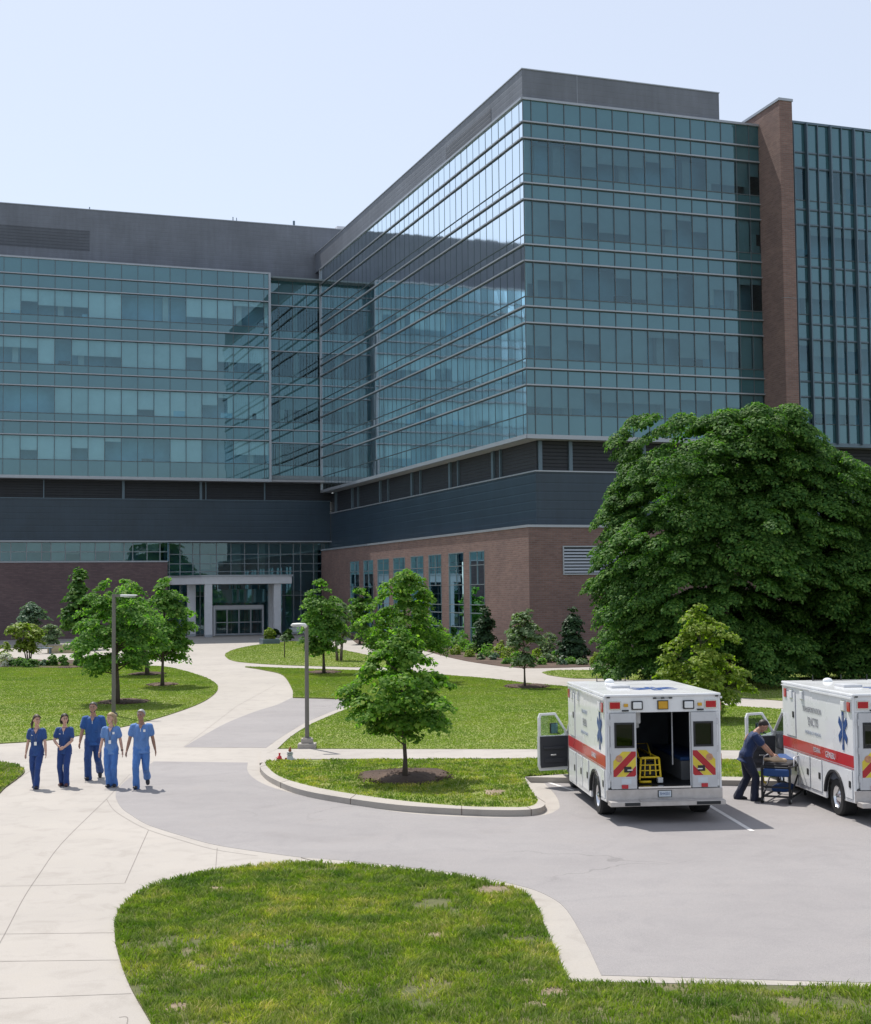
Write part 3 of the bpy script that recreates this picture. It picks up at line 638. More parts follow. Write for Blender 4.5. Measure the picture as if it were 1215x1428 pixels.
# ---- left wing
LA, LB = lv(LA0, 4, LS), lv(LB0, 4, LS); LT = [LA[i+1]+.78 for i in range(3)]+[17.0]
FW = Face((UL, V1), (-1, 0), (0, -1)); xw = [0, .48]+[.48+1.56*i for i in range(1, 34)]
curtain(FW, xw, LGT, LGB, LA, LB, LT, 'aluminium', dark=.22)
b = MB(['aluminium']); FW.bx(b, -.2, .02, LGB-.28, LGT+.16, -.2, .16); FW.bx(b, -.2, -.16, LGB-.28, LGT, -1.5, -.2); b.build('end_trim', H)
URX = onv(447, 500, V2)[0]+1.2
FC = Face((UL, V2), (1, 0), (0, -1)); wC = URX-UL; xc = [0, wC*.2, wC*.41, wC*.62, wC*.83, wC]
curtain(FC, xc, LGT-.05, LGB+.05, LA, LB, LT, 'aluminium', dark=.8, ledge=.09)
b = MB(['interior_floor'])
for i in range(4): b.bb((UL-52, V1+.25, LB[i]+.05), (UL-.1, V1+9, LA[i]-.1)); b.bb((UL+.05, V2+.25, LB[i]+.05), (URX, V1+9, LA[i]-.1))
b.build('floor_slab', H)
b = MB(['interior_wall']); b.bb((UL-52, V1+1.7, LGB), (UL-.15, V1+2.1, LGT-.2)); b.bb((UL, V1+4.2, LGB), (URX, V1+4.6, LGT-.2), 'interior_dark'); b.bb((UL-.15, V1+.2, LGB), (UL+.0, V1+5, LGT-.1)); b.build('interior_wall', H)
b = MB(['interior_floor']); b.bb((UL-52, V1+.25, LGB), (URX, V1+9, LGB+.4)); b.bb((UL-52, V1+.2, LGT-.25), (URX, V1+20, LGT-.1)); b.build('roof_slab', H)
VS = V1+3.2; ls_top = onv(0, 282.8, VS)[1]
b = MB(['grey_screen']); b.bb((UL-60, VS, LGT-.05), (20, VS+14, ls_top)); b.build('roof_screen', H)
b = MB(['aluminium']); b.bb((UL-60, VS-.05, ls_top), (20, VS+14, ls_top+.08)); b.build('screen_cap', H)
l1, lt = onv(125, 322, VS); lb = onv(125, 350, VS)[1]
b = MB(['grey_louvre']); b.bb((UL-58, VS-.03, lb), (l1, VS+.05, lt)); b.build('louvre', H)
for px, py, hh, rr in ((125, 287, .35, .05), (325, 303, .5, .05), (330, 303.5, .45, .04), (410, 309, .6, .12)):
    u, z = onv(px, py, VS+.8); b = MB(['tower_mullion']); b.tube((u, VS+.8, ls_top), (u, VS+.8, ls_top+hh+.15), rr); b.build('vent_pipe', H)
u, z = onv(474, 313, VS+3); b = MB(['canopy_white']); b.prism([(u-.9, VS+2), (u+.9, VS+2), (u+.9, VS+5), (u-.9, VS+5)], ls_top, ls_top+.55); b.prism([(u-.5, VS+2.3), (u+.9, VS+2.3), (u+.9, VS+5), (u-.5, VS+5)], ls_top+.55, ls_top+1.0); b.build('roof_unit', H)
# left wing: dark storey, metal panels, clerestory and brick
VP = V1+1.55
zd0 = onv(200, 696.5, VP)[1]; zp0 = onv(200, 755, VP)[1]; zc0 = onv(200, 784, VP)[1]
UBR = onv(233.5, 800, VP)[0]
b = MB(['soffit']); b.bb((UL-52, V1, LGB-.24), (URX, VP+1, LGB-.04)); b.build('soffit', H)
b = MB(['dark_louvre']); b.bb((UL-52, VP+.25, zd0), (URX, VP+.6, LGB-.24)); b.build('louvre_wall', H)
b = MB(['navy_panel']); b.bb((UL-52, VP, zp0), (1.0, VP+.5, zd0)); b.build('metal_wall', H)
b = MB(['tower_mullion']); b.bb((UL-52, VP-.05, zd0), (1.0, VP+.3, zd0+.06)); b.build('sill_ledge', H)
for px, wd in ((61, .05), (172, .12), (280, .12), (287, .05), (369, .06), (-40, .1)):
    u, _ = onv(px, 680, VP+.2); b = MB(['tower_mullion']); b.bb((u-wd, VP+.1, zd0+.06), (u+wd, VP+.3, LGB-.24)); b.build('soffit_post', H)
b = MB(['aluminium']); u1 = onv(477, 757, VP-.3)[0]; b.bb((UL-52, VP-.35, zp0-.06), (u1, VP+.1, zp0+.06)); b.build('ledge', H)
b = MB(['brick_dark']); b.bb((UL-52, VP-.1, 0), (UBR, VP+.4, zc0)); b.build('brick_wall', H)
b = MB(['aluminium']); b.bb((UL-52, VP-.16, zc0), (UBR+.05, VP+.4, zc0+.09)); b.build('coping', H)
FQ = Face((0, VP), (1, 0), (0, -1))
def bandwin(name, u0, u1, z0, z1, px_list, zlines, off, depth=3.5):
    b = MB(['vision_glass']); FQ.quad(b, u0, u1, z0, z1, off); wo = b.build(name, H)
    b = MB(['frame_grey'])
    for px in px_list:
        u = onv(px, 770, VP-off)[0]
        if u0 <= u <= u1: FQ.bx(b, u-.045, u+.045, z0, z1, off+.002, off+.08)
    for z in zlines: FQ.bx(b, u0, u1, z-.04, z+.04, off+.002, off+.09)
    b.build('window_frame', wo)
    b = MB(['interior_wall']); FQ.bx(b, u0, u1, z0, z1, off-depth-.2, off-depth); FQ.bx(b, u0-.12, u0-.02, z0, z1, off-depth, off-.05); FQ.bx(b, u1+.02, u1+.12, z0, z1, off-depth, off-.05); FQ.bx(b, u0, u1, z1, z1+.1, off-depth, off-.1, 'interior_floor'); FQ.bx(b, u0, u1, z0-.1, z0, off-depth, off-.1, 'interior_floor'); b.build('room', wo)
    return wo
wo = bandwin('clerestory_window', UL-52, UBR, zc0+.09, zp0-.06, list(range(-220, 20, 22))+[15, 37, 58, 71, 91, 112, 133, 153, 173, 185, 205, 223, 234], [zc0+.12, (zc0+zp0)/2, zp0-.1], -.05)
b = MB(['blind'])
for px0, px1, f in ((37, 58, .45), (71, 91, 1), (91, 112, .6), (112, 133, 1), (133, 153, .5), (153, 170, .5), (205, 222, .5), (-100, -40, .6)):
    a0, a1 = onv(px0, 770, VP)[0], onv(px1, 770, VP)[0]; FQ.bx(b, a0+.05, a1-.05, zp0-.1-(zp0-zc0-.2)*f, zp0-.1, -.3, -.27, 'blind_grey')
b.build('blinds', wo)
VG = -1.0                                            # entrance glazing stands a little deeper
URE = 1.0
zl = [zp0-.1]+[onv(350, y, VP+1)[1] for y in (773, 786, 797)]
ge = bandwin('entrance_glazing', UBR, URE, .05, zp0-.06, [236, 251, 269, 279, 302, 322, 341, 360, 375, 391, 409, 419, 437, 449, 452, 480], zl+[3.9, .12], VG, 6)
b = MB(['blind_grey'])
for px0, px1 in ((322, 341), (360, 375), (437, 449)):
    a0, a1 = onv(px0, 770, VP+1)[0], onv(px1, 770, VP+1)[0]; FQ.bx(b, a0+.3, a1-.2, .2, zp0-.2, VG-1.2, VG-.9)
a0, a1 = onv(285, 770, VP+1)[0], onv(318, 770, VP+1)[0]; FQ.bx(b, a0, a0+1.0, zl[2]-.5, zl[1]+.1, VG-2.6, VG-2.5, 'blind'); FQ.bx(b, a0+1.2, a1, zl[2]-.3, zl[1]-.1, VG-2.6, VG-2.5, 'blind')
b.build('blinds', ge)
b = MB(['interior_floor']); FQ.bx(b, UBR, URE, 3.9, 4.35, VG-5.9, VG-.15); b.build('floor_slab', ge)
# canopy over the doors
VC = VP-4.6
cu0_, cz1 = onv(282, 802, VC); cu1, _ = onv(407, 803, VC); cz0 = onv(300, 814.5, VC)[1]
cl, _ = onv(236, 808, VP-.4)
can = MB(['canopy_white']); can.prism([(cu0_, VC), (cu1, VC), (cu1+.3, VP+.9), (cl, VP+.9)], cz0, cz1-.16)
cano = can.build('canopy', H)
b = MB(['aluminium']); b.prism([(cu0_-.1, VC-.1), (cu1+.1, VC-.1), (cu1+.4, VP+.9), (cl-.1, VP+.9)], cz1-.16, cz1); b.build('canopy_roof', cano)
b = MB(['soffit']); b.prism([(cu0_+.2, VC+.2), (cu1-.2, VC+.2), (cu1, VP+.8), (cl+.2, VP+.8)], cz0-.03, cz0); b.build('canopy_soffit', cano)
for (px, py, v, wd) in ((290.5, 870, VC+.35, .34), (386.5, 868, VC+.5, .34), (267, 860, VP-.7, .38), (379, 860, VP-.9, .3)):
    u, _ = onv(px, py, v); b = MB(['canopy_white']); b.bb((u-wd, v-.3, 0), (u+wd, v+.3, cz0)); b.bb((u-wd-.02, v-.32, 0), (u+wd+.02, v+.32, .25), 'aluminium'); b.build('column', cano, bevel=.02)
# door vestibule
VD = VP-.35; d0, _ = onv(300, 860, VD); d1, _ = onv(366, 860, VD); dzt = onv(333, 849, VD)[1]; FD = Face((0, VD), (1, 0), (0, -1))
b = MB(['canopy_white']); FD.bx(b, d0, d1, dzt, dzt+.35, -.9, .05); FD.bx(b, d0-.12, d0, 0, dzt+.35, -.9, .05); FD.bx(b, d1, d1+.12, 0, dzt+.35, -.9, .05); vest = b.build('door_surround', H)
nD = 4
for i in range(nD):
    a0 = d0+(d1-d0)*i/nD; a1 = d0+(d1-d0)*(i+1)/nD
    b = MB(['clear_glass']); FD.quad(b, a0+.06, a1-.06, .08, dzt, 0); dr = b.build('entrance_door', H)
    b = MB(['aluminium'])
    for q0, q1, z0, z1 in ((a0+.01, a0+.07, .03, dzt), (a1-.07, a1-.01, .03, dzt), (a0+.07, a1-.07, .03, .2), (a0+.07, a1-.07, dzt-.1, dzt), (a0+.07, a1-.07, dzt*.48, dzt*.48+.08)): FD.bx(b, q0, q1, z0, z1, .003, .06)
    b.build('door_frame', dr)
b = MB(['blind_grey']); FD.bx(b, d0-.6, d1+.5, dzt+.6, cz0-.5, -.5, -.45, 'spandrel_glass'); b.build('transom_window', H)
b = MB(['interior_wall']); FQ.bx(b, UBR, URE, 0.02, 3.8, VG-5.7, VG-5.6); b.build('lobby_wall', H)
# ------------------------------------------------------------------ trees and shrubs
def leaf_mesh(cen, nrm, size, name, mat, parent, wide=.46):
    n = len(cen); nrm = nrm/np.linalg.norm(nrm, axis=1, keepdims=True)
    t = RNG.normal(size=(n, 3)); t -= (t*nrm).sum(1, keepdims=True)*nrm; t /= np.linalg.norm(t, axis=1, keepdims=True)
    s = np.cross(nrm, t); L = size[:, None]; dr = RNG.uniform(.05, .28, (n, 1))
    V = np.empty((n, 6, 3))
    V[:, 0] = cen-t*L*.5; V[:, 1] = cen-t*L*.12+s*L*wide-nrm*L*dr; V[:, 2] = cen+t*L*.22+s*L*wide*.62-nrm*L*dr
    V[:, 3] = cen+t*L*.52-nrm*L*dr*.6; V[:, 4] = cen+t*L*.22-s*L*wide*.62-nrm*L*dr; V[:, 5] = cen-t*L*.12-s*L*wide-nrm*L*dr
    base = np.arange(n)[:, None]*6
    Fq = np.concatenate([base+np.array([[0, 1, 2, 3]]), base+np.array([[0, 3, 4, 5]])])
    o = npmesh(name, V.reshape(-1, 6*3).reshape(-1, 3), Fq, mat, parent); return o
PROF = {                                            # relative radius along the crown height
    'maple': [(0, .30), (.10, .72), (.25, 1.0), (.45, .95), (.65, .72), (.85, .42), (1, .12)],
    'oval': [(0, .35), (.2, .85), (.45, 1.0), (.7, .8), (.9, .45), (1, .15)],
    'round': [(0, .62), (.18, .95), (.4, 1.0), (.62, .92), (.82, .66), (1, .22)],
    'cone': [(0, .75), (.12, 1.0), (.4, .75), (.7, .42), (1, .06)],
    'column': [(0, .6), (.2, 1.0), (.6, .9), (.85, .55), (1, .1)],
    'vase': [(0, .25), (.25, .55), (.55, .9), (.78, 1.0), (.92, .75), (1, .3)],
    'big': [(0, .86), (.12, .97), (.3, 1.0), (.5, 1.0), (.68, .95), (.80, .84), (.90, .68), (.96, .52), (1, .30)]}
def crown_points(prof, H0, H1, rx, ry, ncl, csize, nleaf, seed, lump=.22, flat=.55, fill=.25):
    r = np.random.default_rng(seed); hs = np.array([p[0] for p in PROF[prof]]); rs = np.array([p[1] for p in PROF[prof]])
    t = r.random(ncl*3); k = r.random(ncl*3) < np.interp(t, hs, rs)**1.0; t = t[k][:ncl]; n = len(t)
    a = (np.arange(n)*2.399+r.normal(0, .35, n)); ph = r.uniform(0, 6.28, 3)
    lob = 1+lump*(np.sin(3*a+ph[0]+5*t)*.6+np.sin(5*a+ph[1]-7*t)*.4)+r.normal(0, lump*.35, n)
    rad = np.interp(t, hs, rs)*lob*np.where(r.random(n) < fill, r.uniform(.25, .75, n), r.uniform(.78, 1.0, n))
    C = np.stack([np.cos(a)*rad*rx, np.sin(a)*rad*ry, H0+(H1-H0)*t], 1)
    cs = csize*r.uniform(.65, 1.45, n)*(1-(.15 if prof == 'big' else .35)*t)
    P = []; N = []
    if prof == 'big':                                # boughs carry many leafy puffs on their outer, upper side
        C2 = []; c2 = []
        for i in range(n):
            out = np.array([C[i, 0], C[i, 1], .55*rx]); out /= np.linalg.norm(out); mm = int(20*(cs[i]/csize)**1.5)+4
            d = r.normal(size=(mm*4, 3)); d /= np.linalg.norm(d, axis=1, keepdims=True); d = d[(d@out) > -.25][:mm]
            C2.append(C[i]+d*cs[i]*np.array([1, 1, .85])*r.uniform(.8, 1.08, (len(d), 1))); c2.append(r.uniform(.34, .72, len(d)))
        C0 = C; C = np.concatenate(C2); cs = np.concatenate(c2); n = len(C); C[:, 2] = np.minimum(C[:, 2], H1-.2); C[:, 2] = np.maximum(C[:, 2], .5)
        for i in range(n):
            m = int(nleaf*(cs[i]/.5)**2); d = r.normal(size=(m, 3)); d /= np.linalg.norm(d, axis=1, keepdims=True); d[:, 2] = np.where(d[:, 2] < -.15, -d[:, 2], d[:, 2])
            q = d*r.uniform(.72, 1.0, (m, 1))*cs[i]*np.array([1, 1, .62]); out = np.array([C[i, 0], C[i, 1], 0]); out = out/(np.linalg.norm(out)+1e-6); q[:, 2] -= (q[:, :2]@out[:2])*.45
            P.append(C[i]+q); N.append(d+np.array([0, 0, .5])+out*.3+r.normal(0, .3, (m, 3)))
        return np.concatenate(P), np.concatenate(N), C0
    for i in range(n):
        m = max(6, int(nleaf*(cs[i]/csize)**1.6)); d = r.normal(size=(m, 3)); d /= np.linalg.norm(d, axis=1, keepdims=True)
        d[:, 2] = np.where(d[:, 2] < -.35, -d[:, 2]*.5, d[:, 2])
        q = d*(r.random((m, 1))**.38)*cs[i]*np.array([1, 1, flat])
        out = np.array([C[i, 0], C[i, 1], 0]); out = out/(np.linalg.norm(out)+1e-6)
        q[:, 2] -= (q[:, :2]@out[:2])*.35
        P.append(C[i]+q); N.append(d*.8+np.array([0, 0, .8])+out*.35+r.normal(0, .42, (m, 3)))
    return np.concatenate(P), np.concatenate(N), C
def tree(name, base, crown, z, mat, prof, ncl, csize, nleaf, leaf, label, cat='tree', group=None, bark='bark', stems=1, trunk=None, seed=1, lump=.22, depth=1.0, flat=.55, fill=.25, wide=.46, cname='crown', limbs=True, lean=0):
    p = G(base[0], base[1], z); d = (p-CAMP).dot(cf); s = d/FPX
    x0, y0, x1, y1 = crown
    top = p.z+(base[1]-y0)*s; bot = p.z+(base[1]-y1)*s; rx = (x1-x0)/2*s; off = ((x0+x1)/2-base[0])*s
    o = empty(name, p, label=label, cat=cat, group=group); H1 = top-p.z; H0 = max(.02, bot-p.z)
    P, N, C = crown_points(prof, H0, H1-csize*.25, max(.05, rx-csize*.55), max(.05, rx-csize*.55)*depth, ncl, csize, nleaf, seed, lump, flat, fill)
    P[:, 0] += off*np.clip((P[:, 2]-H0*.3)/(H1-H0*.3), .15, 1)**.5; C[:, 0] += off*.8
    P[:, 2] = np.maximum(P[:, 2], .03)
    sz = leaf*RNG.uniform(.6, 1.35, len(P)); leaf_mesh(P, N, sz, cname, mat, o, wide)
    tr = trunk if trunk else H1*.017
    rr = random.Random(seed)
    if stems == 0: return o
    for k in range(stems):
        b = MB([bark]); a = 2*math.pi*k/stems+.6; sp = 0 if stems == 1 else H1*.045; up = H0+(H1-H0)*.72
        tx, ty = (off*.7, 0) if stems == 1 else (math.cos(a)*rx*.4+off*.7, math.sin(a)*rx*.4)
        pts = []; rad = []
        for i in range(7):
            f = i/6; pts.append((math.cos(a)*sp+tx*f**1.4+rr.uniform(-.5, .5)*tr*.6+lean*f, math.sin(a)*sp+ty*f**1.4+rr.uniform(-.5, .5)*tr*.6, -.04+up*f)); rad.append(tr*(1.35 if i == 0 else 1.0-.72*f))
        b.loft(pts, rad, 9, m=bark); to = b.build('trunk', o, smooth=True)
        if limbs and k == 0:
            b = MB([bark]); idx = np.random.default_rng(seed+3).permutation(len(C))[:min(len(C), 26)]
            for i in idx:
                c = Vector(C[i]); f = min(.95, max(.28, (c.z-.25*(H1-H0)*.6)/up)); j = min(5, int(f*6)); q = Vector(pts[j]).lerp(Vector(pts[min(6, j+1)]), f*6-j)
                m_ = q.lerp(c, .5)+Vector((0, 0, -.06*(c-q).length)); b.loft([q, m_, c], [tr*.34, tr*.24, tr*.08], 5)
            b.build('limbs', to, smooth=True)
    return o
TG = 'young trees on the lawns'
tree('maple_tree', (565, 1083), (480, 878, 638, 1026), ZD+.08, 'leaf_maple', 'maple', 135, .30, 112, .090, 'young maple with wide dark green crown in the mulch ring on the kerbed island', group=TG, seed=11, trunk=.052, lump=.28)
tree('maple_tree', (562, 952), (502, 792, 632, 920), .05, 'leaf_maple', 'maple', 135, .50, 120, .128, 'taller light green maple directly behind the island maple', group=TG, seed=12, trunk=.09, lump=.26)
tree('maple_tree', (164, 979), (86, 800, 238, 938), .11, 'leaf_mid', 'maple', 140, .42, 125, .115, 'broad bushy maple behind the tall lamp post', group=TG, seed=13, trunk=.085, lump=.24)
tree('maple_tree', (206, 940), (140, 806, 212, 935), .11, 'leaf_mid', 'oval', 85, .55, 120, .145, 'maple half hidden between its two neighbours on the left lawn', group=TG, seed=14, trunk=.10)
tree('maple_tree', (226, 955), (186, 806, 276, 928), .11, 'leaf_mid', 'maple', 110, .46, 125, .128, 'maple with a bare lower trunk nearest the curved path edge', group=TG, seed=15, trunk=.075, lump=.32)
tree('linden_tree', (452, 938), (413, 808, 482, 912), .12, 'leaf_mid', 'oval', 90, .46, 120, .128, 'slim upright tree on the lawn behind the short lamp post', group=TG, seed=16, trunk=.075)
tree('multi_stem_tree', (473, 921), (455, 834, 492, 896), .04, 'leaf_pale', 'vase', 42, .50, 48, .19, 'thin tree of several bare stems on the oval lawn', group=TG, seed=17, stems=4, trunk=.05, bark='bark_pale')
tree('linden_tree', (502, 898), (480, 818, 524, 884), .03, 'leaf_mid', 'oval', 46, .62, 46, .26, 'dark small tree before the leftmost brick wall windows', group='trees along the brick wall', seed=18)
tree('ornamental_tree', (732, 957), (703, 842, 761, 932), .12, 'leaf_pale', 'oval', 62, .34, 52, .14, 'slender grey green sapling in a mulch ring beside the path', group=TG, seed=19, trunk=.045, bark='bark')
tree('columnar_tree', (677, 911), (660, 842, 692, 908), .02, 'leaf_evergreen', 'column', 60, .42, 52, .19, 'narrow dark upright evergreen before the rightmost tall window', group='trees along the brick wall', seed=20, lump=.3)
tree('conifer_tree', (800, 923), (777, 846, 822, 922), .02, 'leaf_evergreen', 'cone', 90, .50, 52, .20, 'dark pyramid shaped evergreen beside the brick corner', group='trees along the brick wall', seed=21)
tree('shade_tree', (1012, 953), (832, 568, 1208, 958), .0, 'leaf_dark', 'big', 100, 1.65, 150, .122, 'huge dense dark green tree rising behind the ambulances', cat='tree', seed=22, trunk=.30, lump=.12, depth=.8, fill=.34, limbs=False, flat=.78)
tree('shade_tree', (1190, 950), (1120, 715, 1290, 955), .0, 'leaf_dark', 'big', 40, 1.6, 150, .122, 'lower dark tree merging with the right side of the huge tree', cat='tree', seed=23, trunk=.2, limbs=False, lump=.25, fill=.18)
tree('young_tree', (978, 1004), (912, 842, 1047, 1002), .05, 'leaf_yellow', 'maple', 120, .36, 105, .108, 'bright yellow green young tree behind the ambulance with open rear doors', group=TG, seed=24, trunk=.05, lump=.3)
tree('hornbeam_tree', (112, 906), (83, 793, 139, 882), .0, 'leaf_dark', 'maple', 78, .72, 52, .30, 'dark green tree standing against the purple brown brick wall', group='trees along the brick wall', seed=25)
tree('willow_tree', (43, 904), (20, 839, 66, 880), .0, 'leaf_blue', 'oval', 46, .60, 46, .25, 'small blue green tree before the purple brown brick wall', group='trees along the brick wall', seed=26)
tree('conifer_tree', (46, 889), (40, 820, 52, 886), .0, 'leaf_evergreen', 'column', 30, .42, 44, .22, 'thin dark cypress tip showing above the blue green tree', group='trees along the brick wall', seed=27)
tree('multi_stem_tree', (40, 924), (5, 869, 64, 908), .05, 'leaf_yellow', 'vase', 56, .46, 52, .17, 'wide yellow green small tree on several stems in the left planting bed', seed=28, stems=4, trunk=.05)
tree('multi_stem_tree', (71, 910), (56, 870, 86, 904), .03, 'leaf_pale', 'vase', 32, .46, 42, .19, 'pale airy small tree behind the two clipped round shrubs', seed=29, stems=3, trunk=.045, bark='bark_pale')
tree('dark_conifer', (-6, 889), (-22, 826, 8, 886), .0, 'leaf_evergreen', 'oval', 30, .7, 44, .26, 'dark evergreen cut by the left edge of the photo before the brick wall', seed=30)
# sapling tied to a stake on the oval lawn
p = G(397, 917, .03); d = (p-CAMP).dot(cf); s = d/FPX
o = empty('staked_sapling', p, label='bare thin sapling on a dark stake on the oval lawn', cat='sapling')
b = MB(['bark']); b.tube((0, 0, -.03), (0, 0, 26*s), .035, .03, 8); b.build('stake', o, smooth=True)
P, N, C = crown_points('oval', 24*s, 33*s, 3*s, 3*s, 7, .22, 26, 5); leaf_mesh(P, N, .16*RNG.uniform(.6, 1.3, len(P)), 'crown', 'leaf_pale', o)
def shrub(base, box, z, mat, label, group=None, ncl=26, leaf=.12, nleaf=34, prof='round', seed=1, name='shrub', csk=.42, cat='shrub'):
    p = G(base[0], base[1], z); s = (p-CAMP).dot(cf)/FPX; rx = (box[2]-box[0])/2*s; cs = rx*csk
    return tree(name, base, box, z, mat, prof, ncl, cs, nleaf, leaf, label, cat, group, stems=1, trunk=max(.02, rx*.05), seed=seed, lump=.10, fill=.3, flat=.8, cname='foliage', limbs=False)
shrub((72.5, 928), (64, 912, 81, 928), .05, 'leaf_mid', 'clipped round green shrub beside its twin, the one toward the multi stemmed tree', 'clipped round shrubs', seed=31)
shrub((88.5, 928), (80, 912, 97, 928), .05, 'leaf_mid', 'clipped round green shrub beside its twin, the one toward the maple trees', 'clipped round shrubs', seed=32)
shrub((62, 928), (54, 920, 70, 929), .05, 'leaf_blue', 'tiny low grey green shrub at the foot of the multi stemmed tree', seed=33)
shrub((8, 914), (-2, 895, 18, 914), .03, 'leaf_yellow', 'yellow green round shrub behind the white flowering plant', seed=34)
shrub((8, 929), (-4, 909, 21, 929), .05, 'flower_white', 'white flowering plant at the left edge of the lawn', name='flowering_shrub', seed=35, cat='flowering plant')
shrub((25, 929), (12, 916, 38, 929), .05, 'leaf_dark', 'dark low shrub under the yellow green multi stemmed tree', seed=36)
shrub((42, 930), (30, 919, 56, 930), .05, 'leaf_dark', 'dark spreading shrub beside the stems of the yellow green tree', seed=37)
shrub((110, 929), (103, 906, 118, 929), .05, 'leaf_dark', 'tall thin shrub at the end of the planting bed beside the broad maple', seed=38, prof='column')
shrub((122, 931), (112, 914, 140, 931), .05, 'leaf_mid', 'leafy low shrub tucked beneath the broad maple', seed=39)
shrub((832, 935), (819, 910, 844, 934), .03, 'leaf_yellow', 'small weeping pale green bush on the path edge near the big tree', seed=40, prof='vase', name='weeping_shrub')
shrub((768, 916), (748, 880, 780, 914), .02, 'leaf_pale', 'loose pale bush just behind the slender grey green sapling', seed=41, leaf=.15)
shrub((645, 905), (632, 880, 658, 905), .02, 'leaf_mid', 'mid green bush against the brick pier between the tall windows', seed=42)
shrub((600, 903), (580, 862, 628, 903), .02, 'leaf_mid', 'bushy spreading shrub right of the taller light green maple', seed=43, ncl=44, leaf=.2)
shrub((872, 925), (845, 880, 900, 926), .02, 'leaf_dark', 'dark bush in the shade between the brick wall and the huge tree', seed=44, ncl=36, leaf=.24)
# the two globe bushes by the entrance, one in a square planter
pl = G(376, 898, .0); s = (pl-CAMP).dot(cf)/FPX
o = empty('planter_box', pl, PSI, label='low dark square planter before the entrance holding a round bush', cat='planter'); wd = 12*s
b = MB(['tower_mullion'])
for a0, a1, c0, c1 in ((-wd, wd, -wd, -wd+.12), (-wd, wd, wd-.12, wd), (-wd, -wd+.12, -wd+.12, wd-.12), (wd-.12, wd, -wd+.12, wd-.12)): b.bb((a0, c0, -.02), (a1, c1, .42))
b.build('box', o, bevel=.02); b = MB(['mulch']); b.bb((-wd+.12, -wd+.12, 0), (wd-.12, wd-.12, .36)); b.build('soil', o)
sh = shrub((376, 898), (367, 881, 384, 897), .0, 'leaf_yellow', 'bright round bush growing in the dark square planter', 'globe bushes by the entrance', seed=45, leaf=.2)
sh.location.z += .34
shrub((402, 893), (395, 876, 410, 893), .0, 'leaf_mid', 'round bush standing alone right of the planter by the entrance', 'globe bushes by the entrance', seed=46, leaf=.2)
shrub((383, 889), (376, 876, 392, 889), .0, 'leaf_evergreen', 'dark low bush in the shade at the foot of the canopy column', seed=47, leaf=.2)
# low mounds of the bed along the brick wall
random.seed(5); k = 0
bedpts = [(514, 899, 20, 12), (529, 901, 16, 10), (541, 900, 20, 14), (556, 902, 18, 12), (567, 900, 24, 15), (580, 903, 18, 11), (594, 904, 22, 16), (603, 906, 15, 10), (612, 902, 22, 15), (622, 908, 22, 16), (634, 904, 22, 16), (636, 913, 17, 12), (648, 909, 26, 18), (655, 916, 16, 9), (661, 911, 24, 16), (670, 920, 12, 8), (679, 916, 26, 18), (690, 920, 14, 9), (698, 917, 26, 18), (708, 926, 16, 9), (711, 918, 24, 17), (722, 922, 22, 13), (690, 905, 20, 15), (652, 898, 18, 10), (664, 900, 16, 10), (700, 908, 17, 13), (737, 924, 20, 12), (748, 921, 22, 14), (756, 927, 14, 8), (765, 924, 24, 14), (777, 922, 18, 15), (784, 927, 14, 8), (618, 893, 16, 12), (630, 893, 20, 12), (640, 890, 14, 10), (796, 926, 20, 9), (812, 927, 16, 8)]
for (px, py, wd, hh) in bedpts:
    k += 1; mt = ['leaf_yellow', 'leaf_mid', 'leaf_mid', 'leaf_pale', 'leaf_yellow', 'leaf_mid', 'leaf_blue'][(k*5) % 7]
    kind = {'leaf_yellow': 'low yellow green mound shrub', 'leaf_mid': 'low mid green mound shrub', 'leaf_pale': 'low pale green mound shrub', 'leaf_blue': 'low grey green mound shrub'}[mt]
    shrub((px, py), (px-wd/2*1.15, py-hh*1.1, px+wd/2*1.15, py), .02, mt, kind+' in the mulch bed along the brick wall', kind+'s of the brick wall bed', ncl=18, nleaf=22, leaf=.13, seed=100+k, csk=.48)
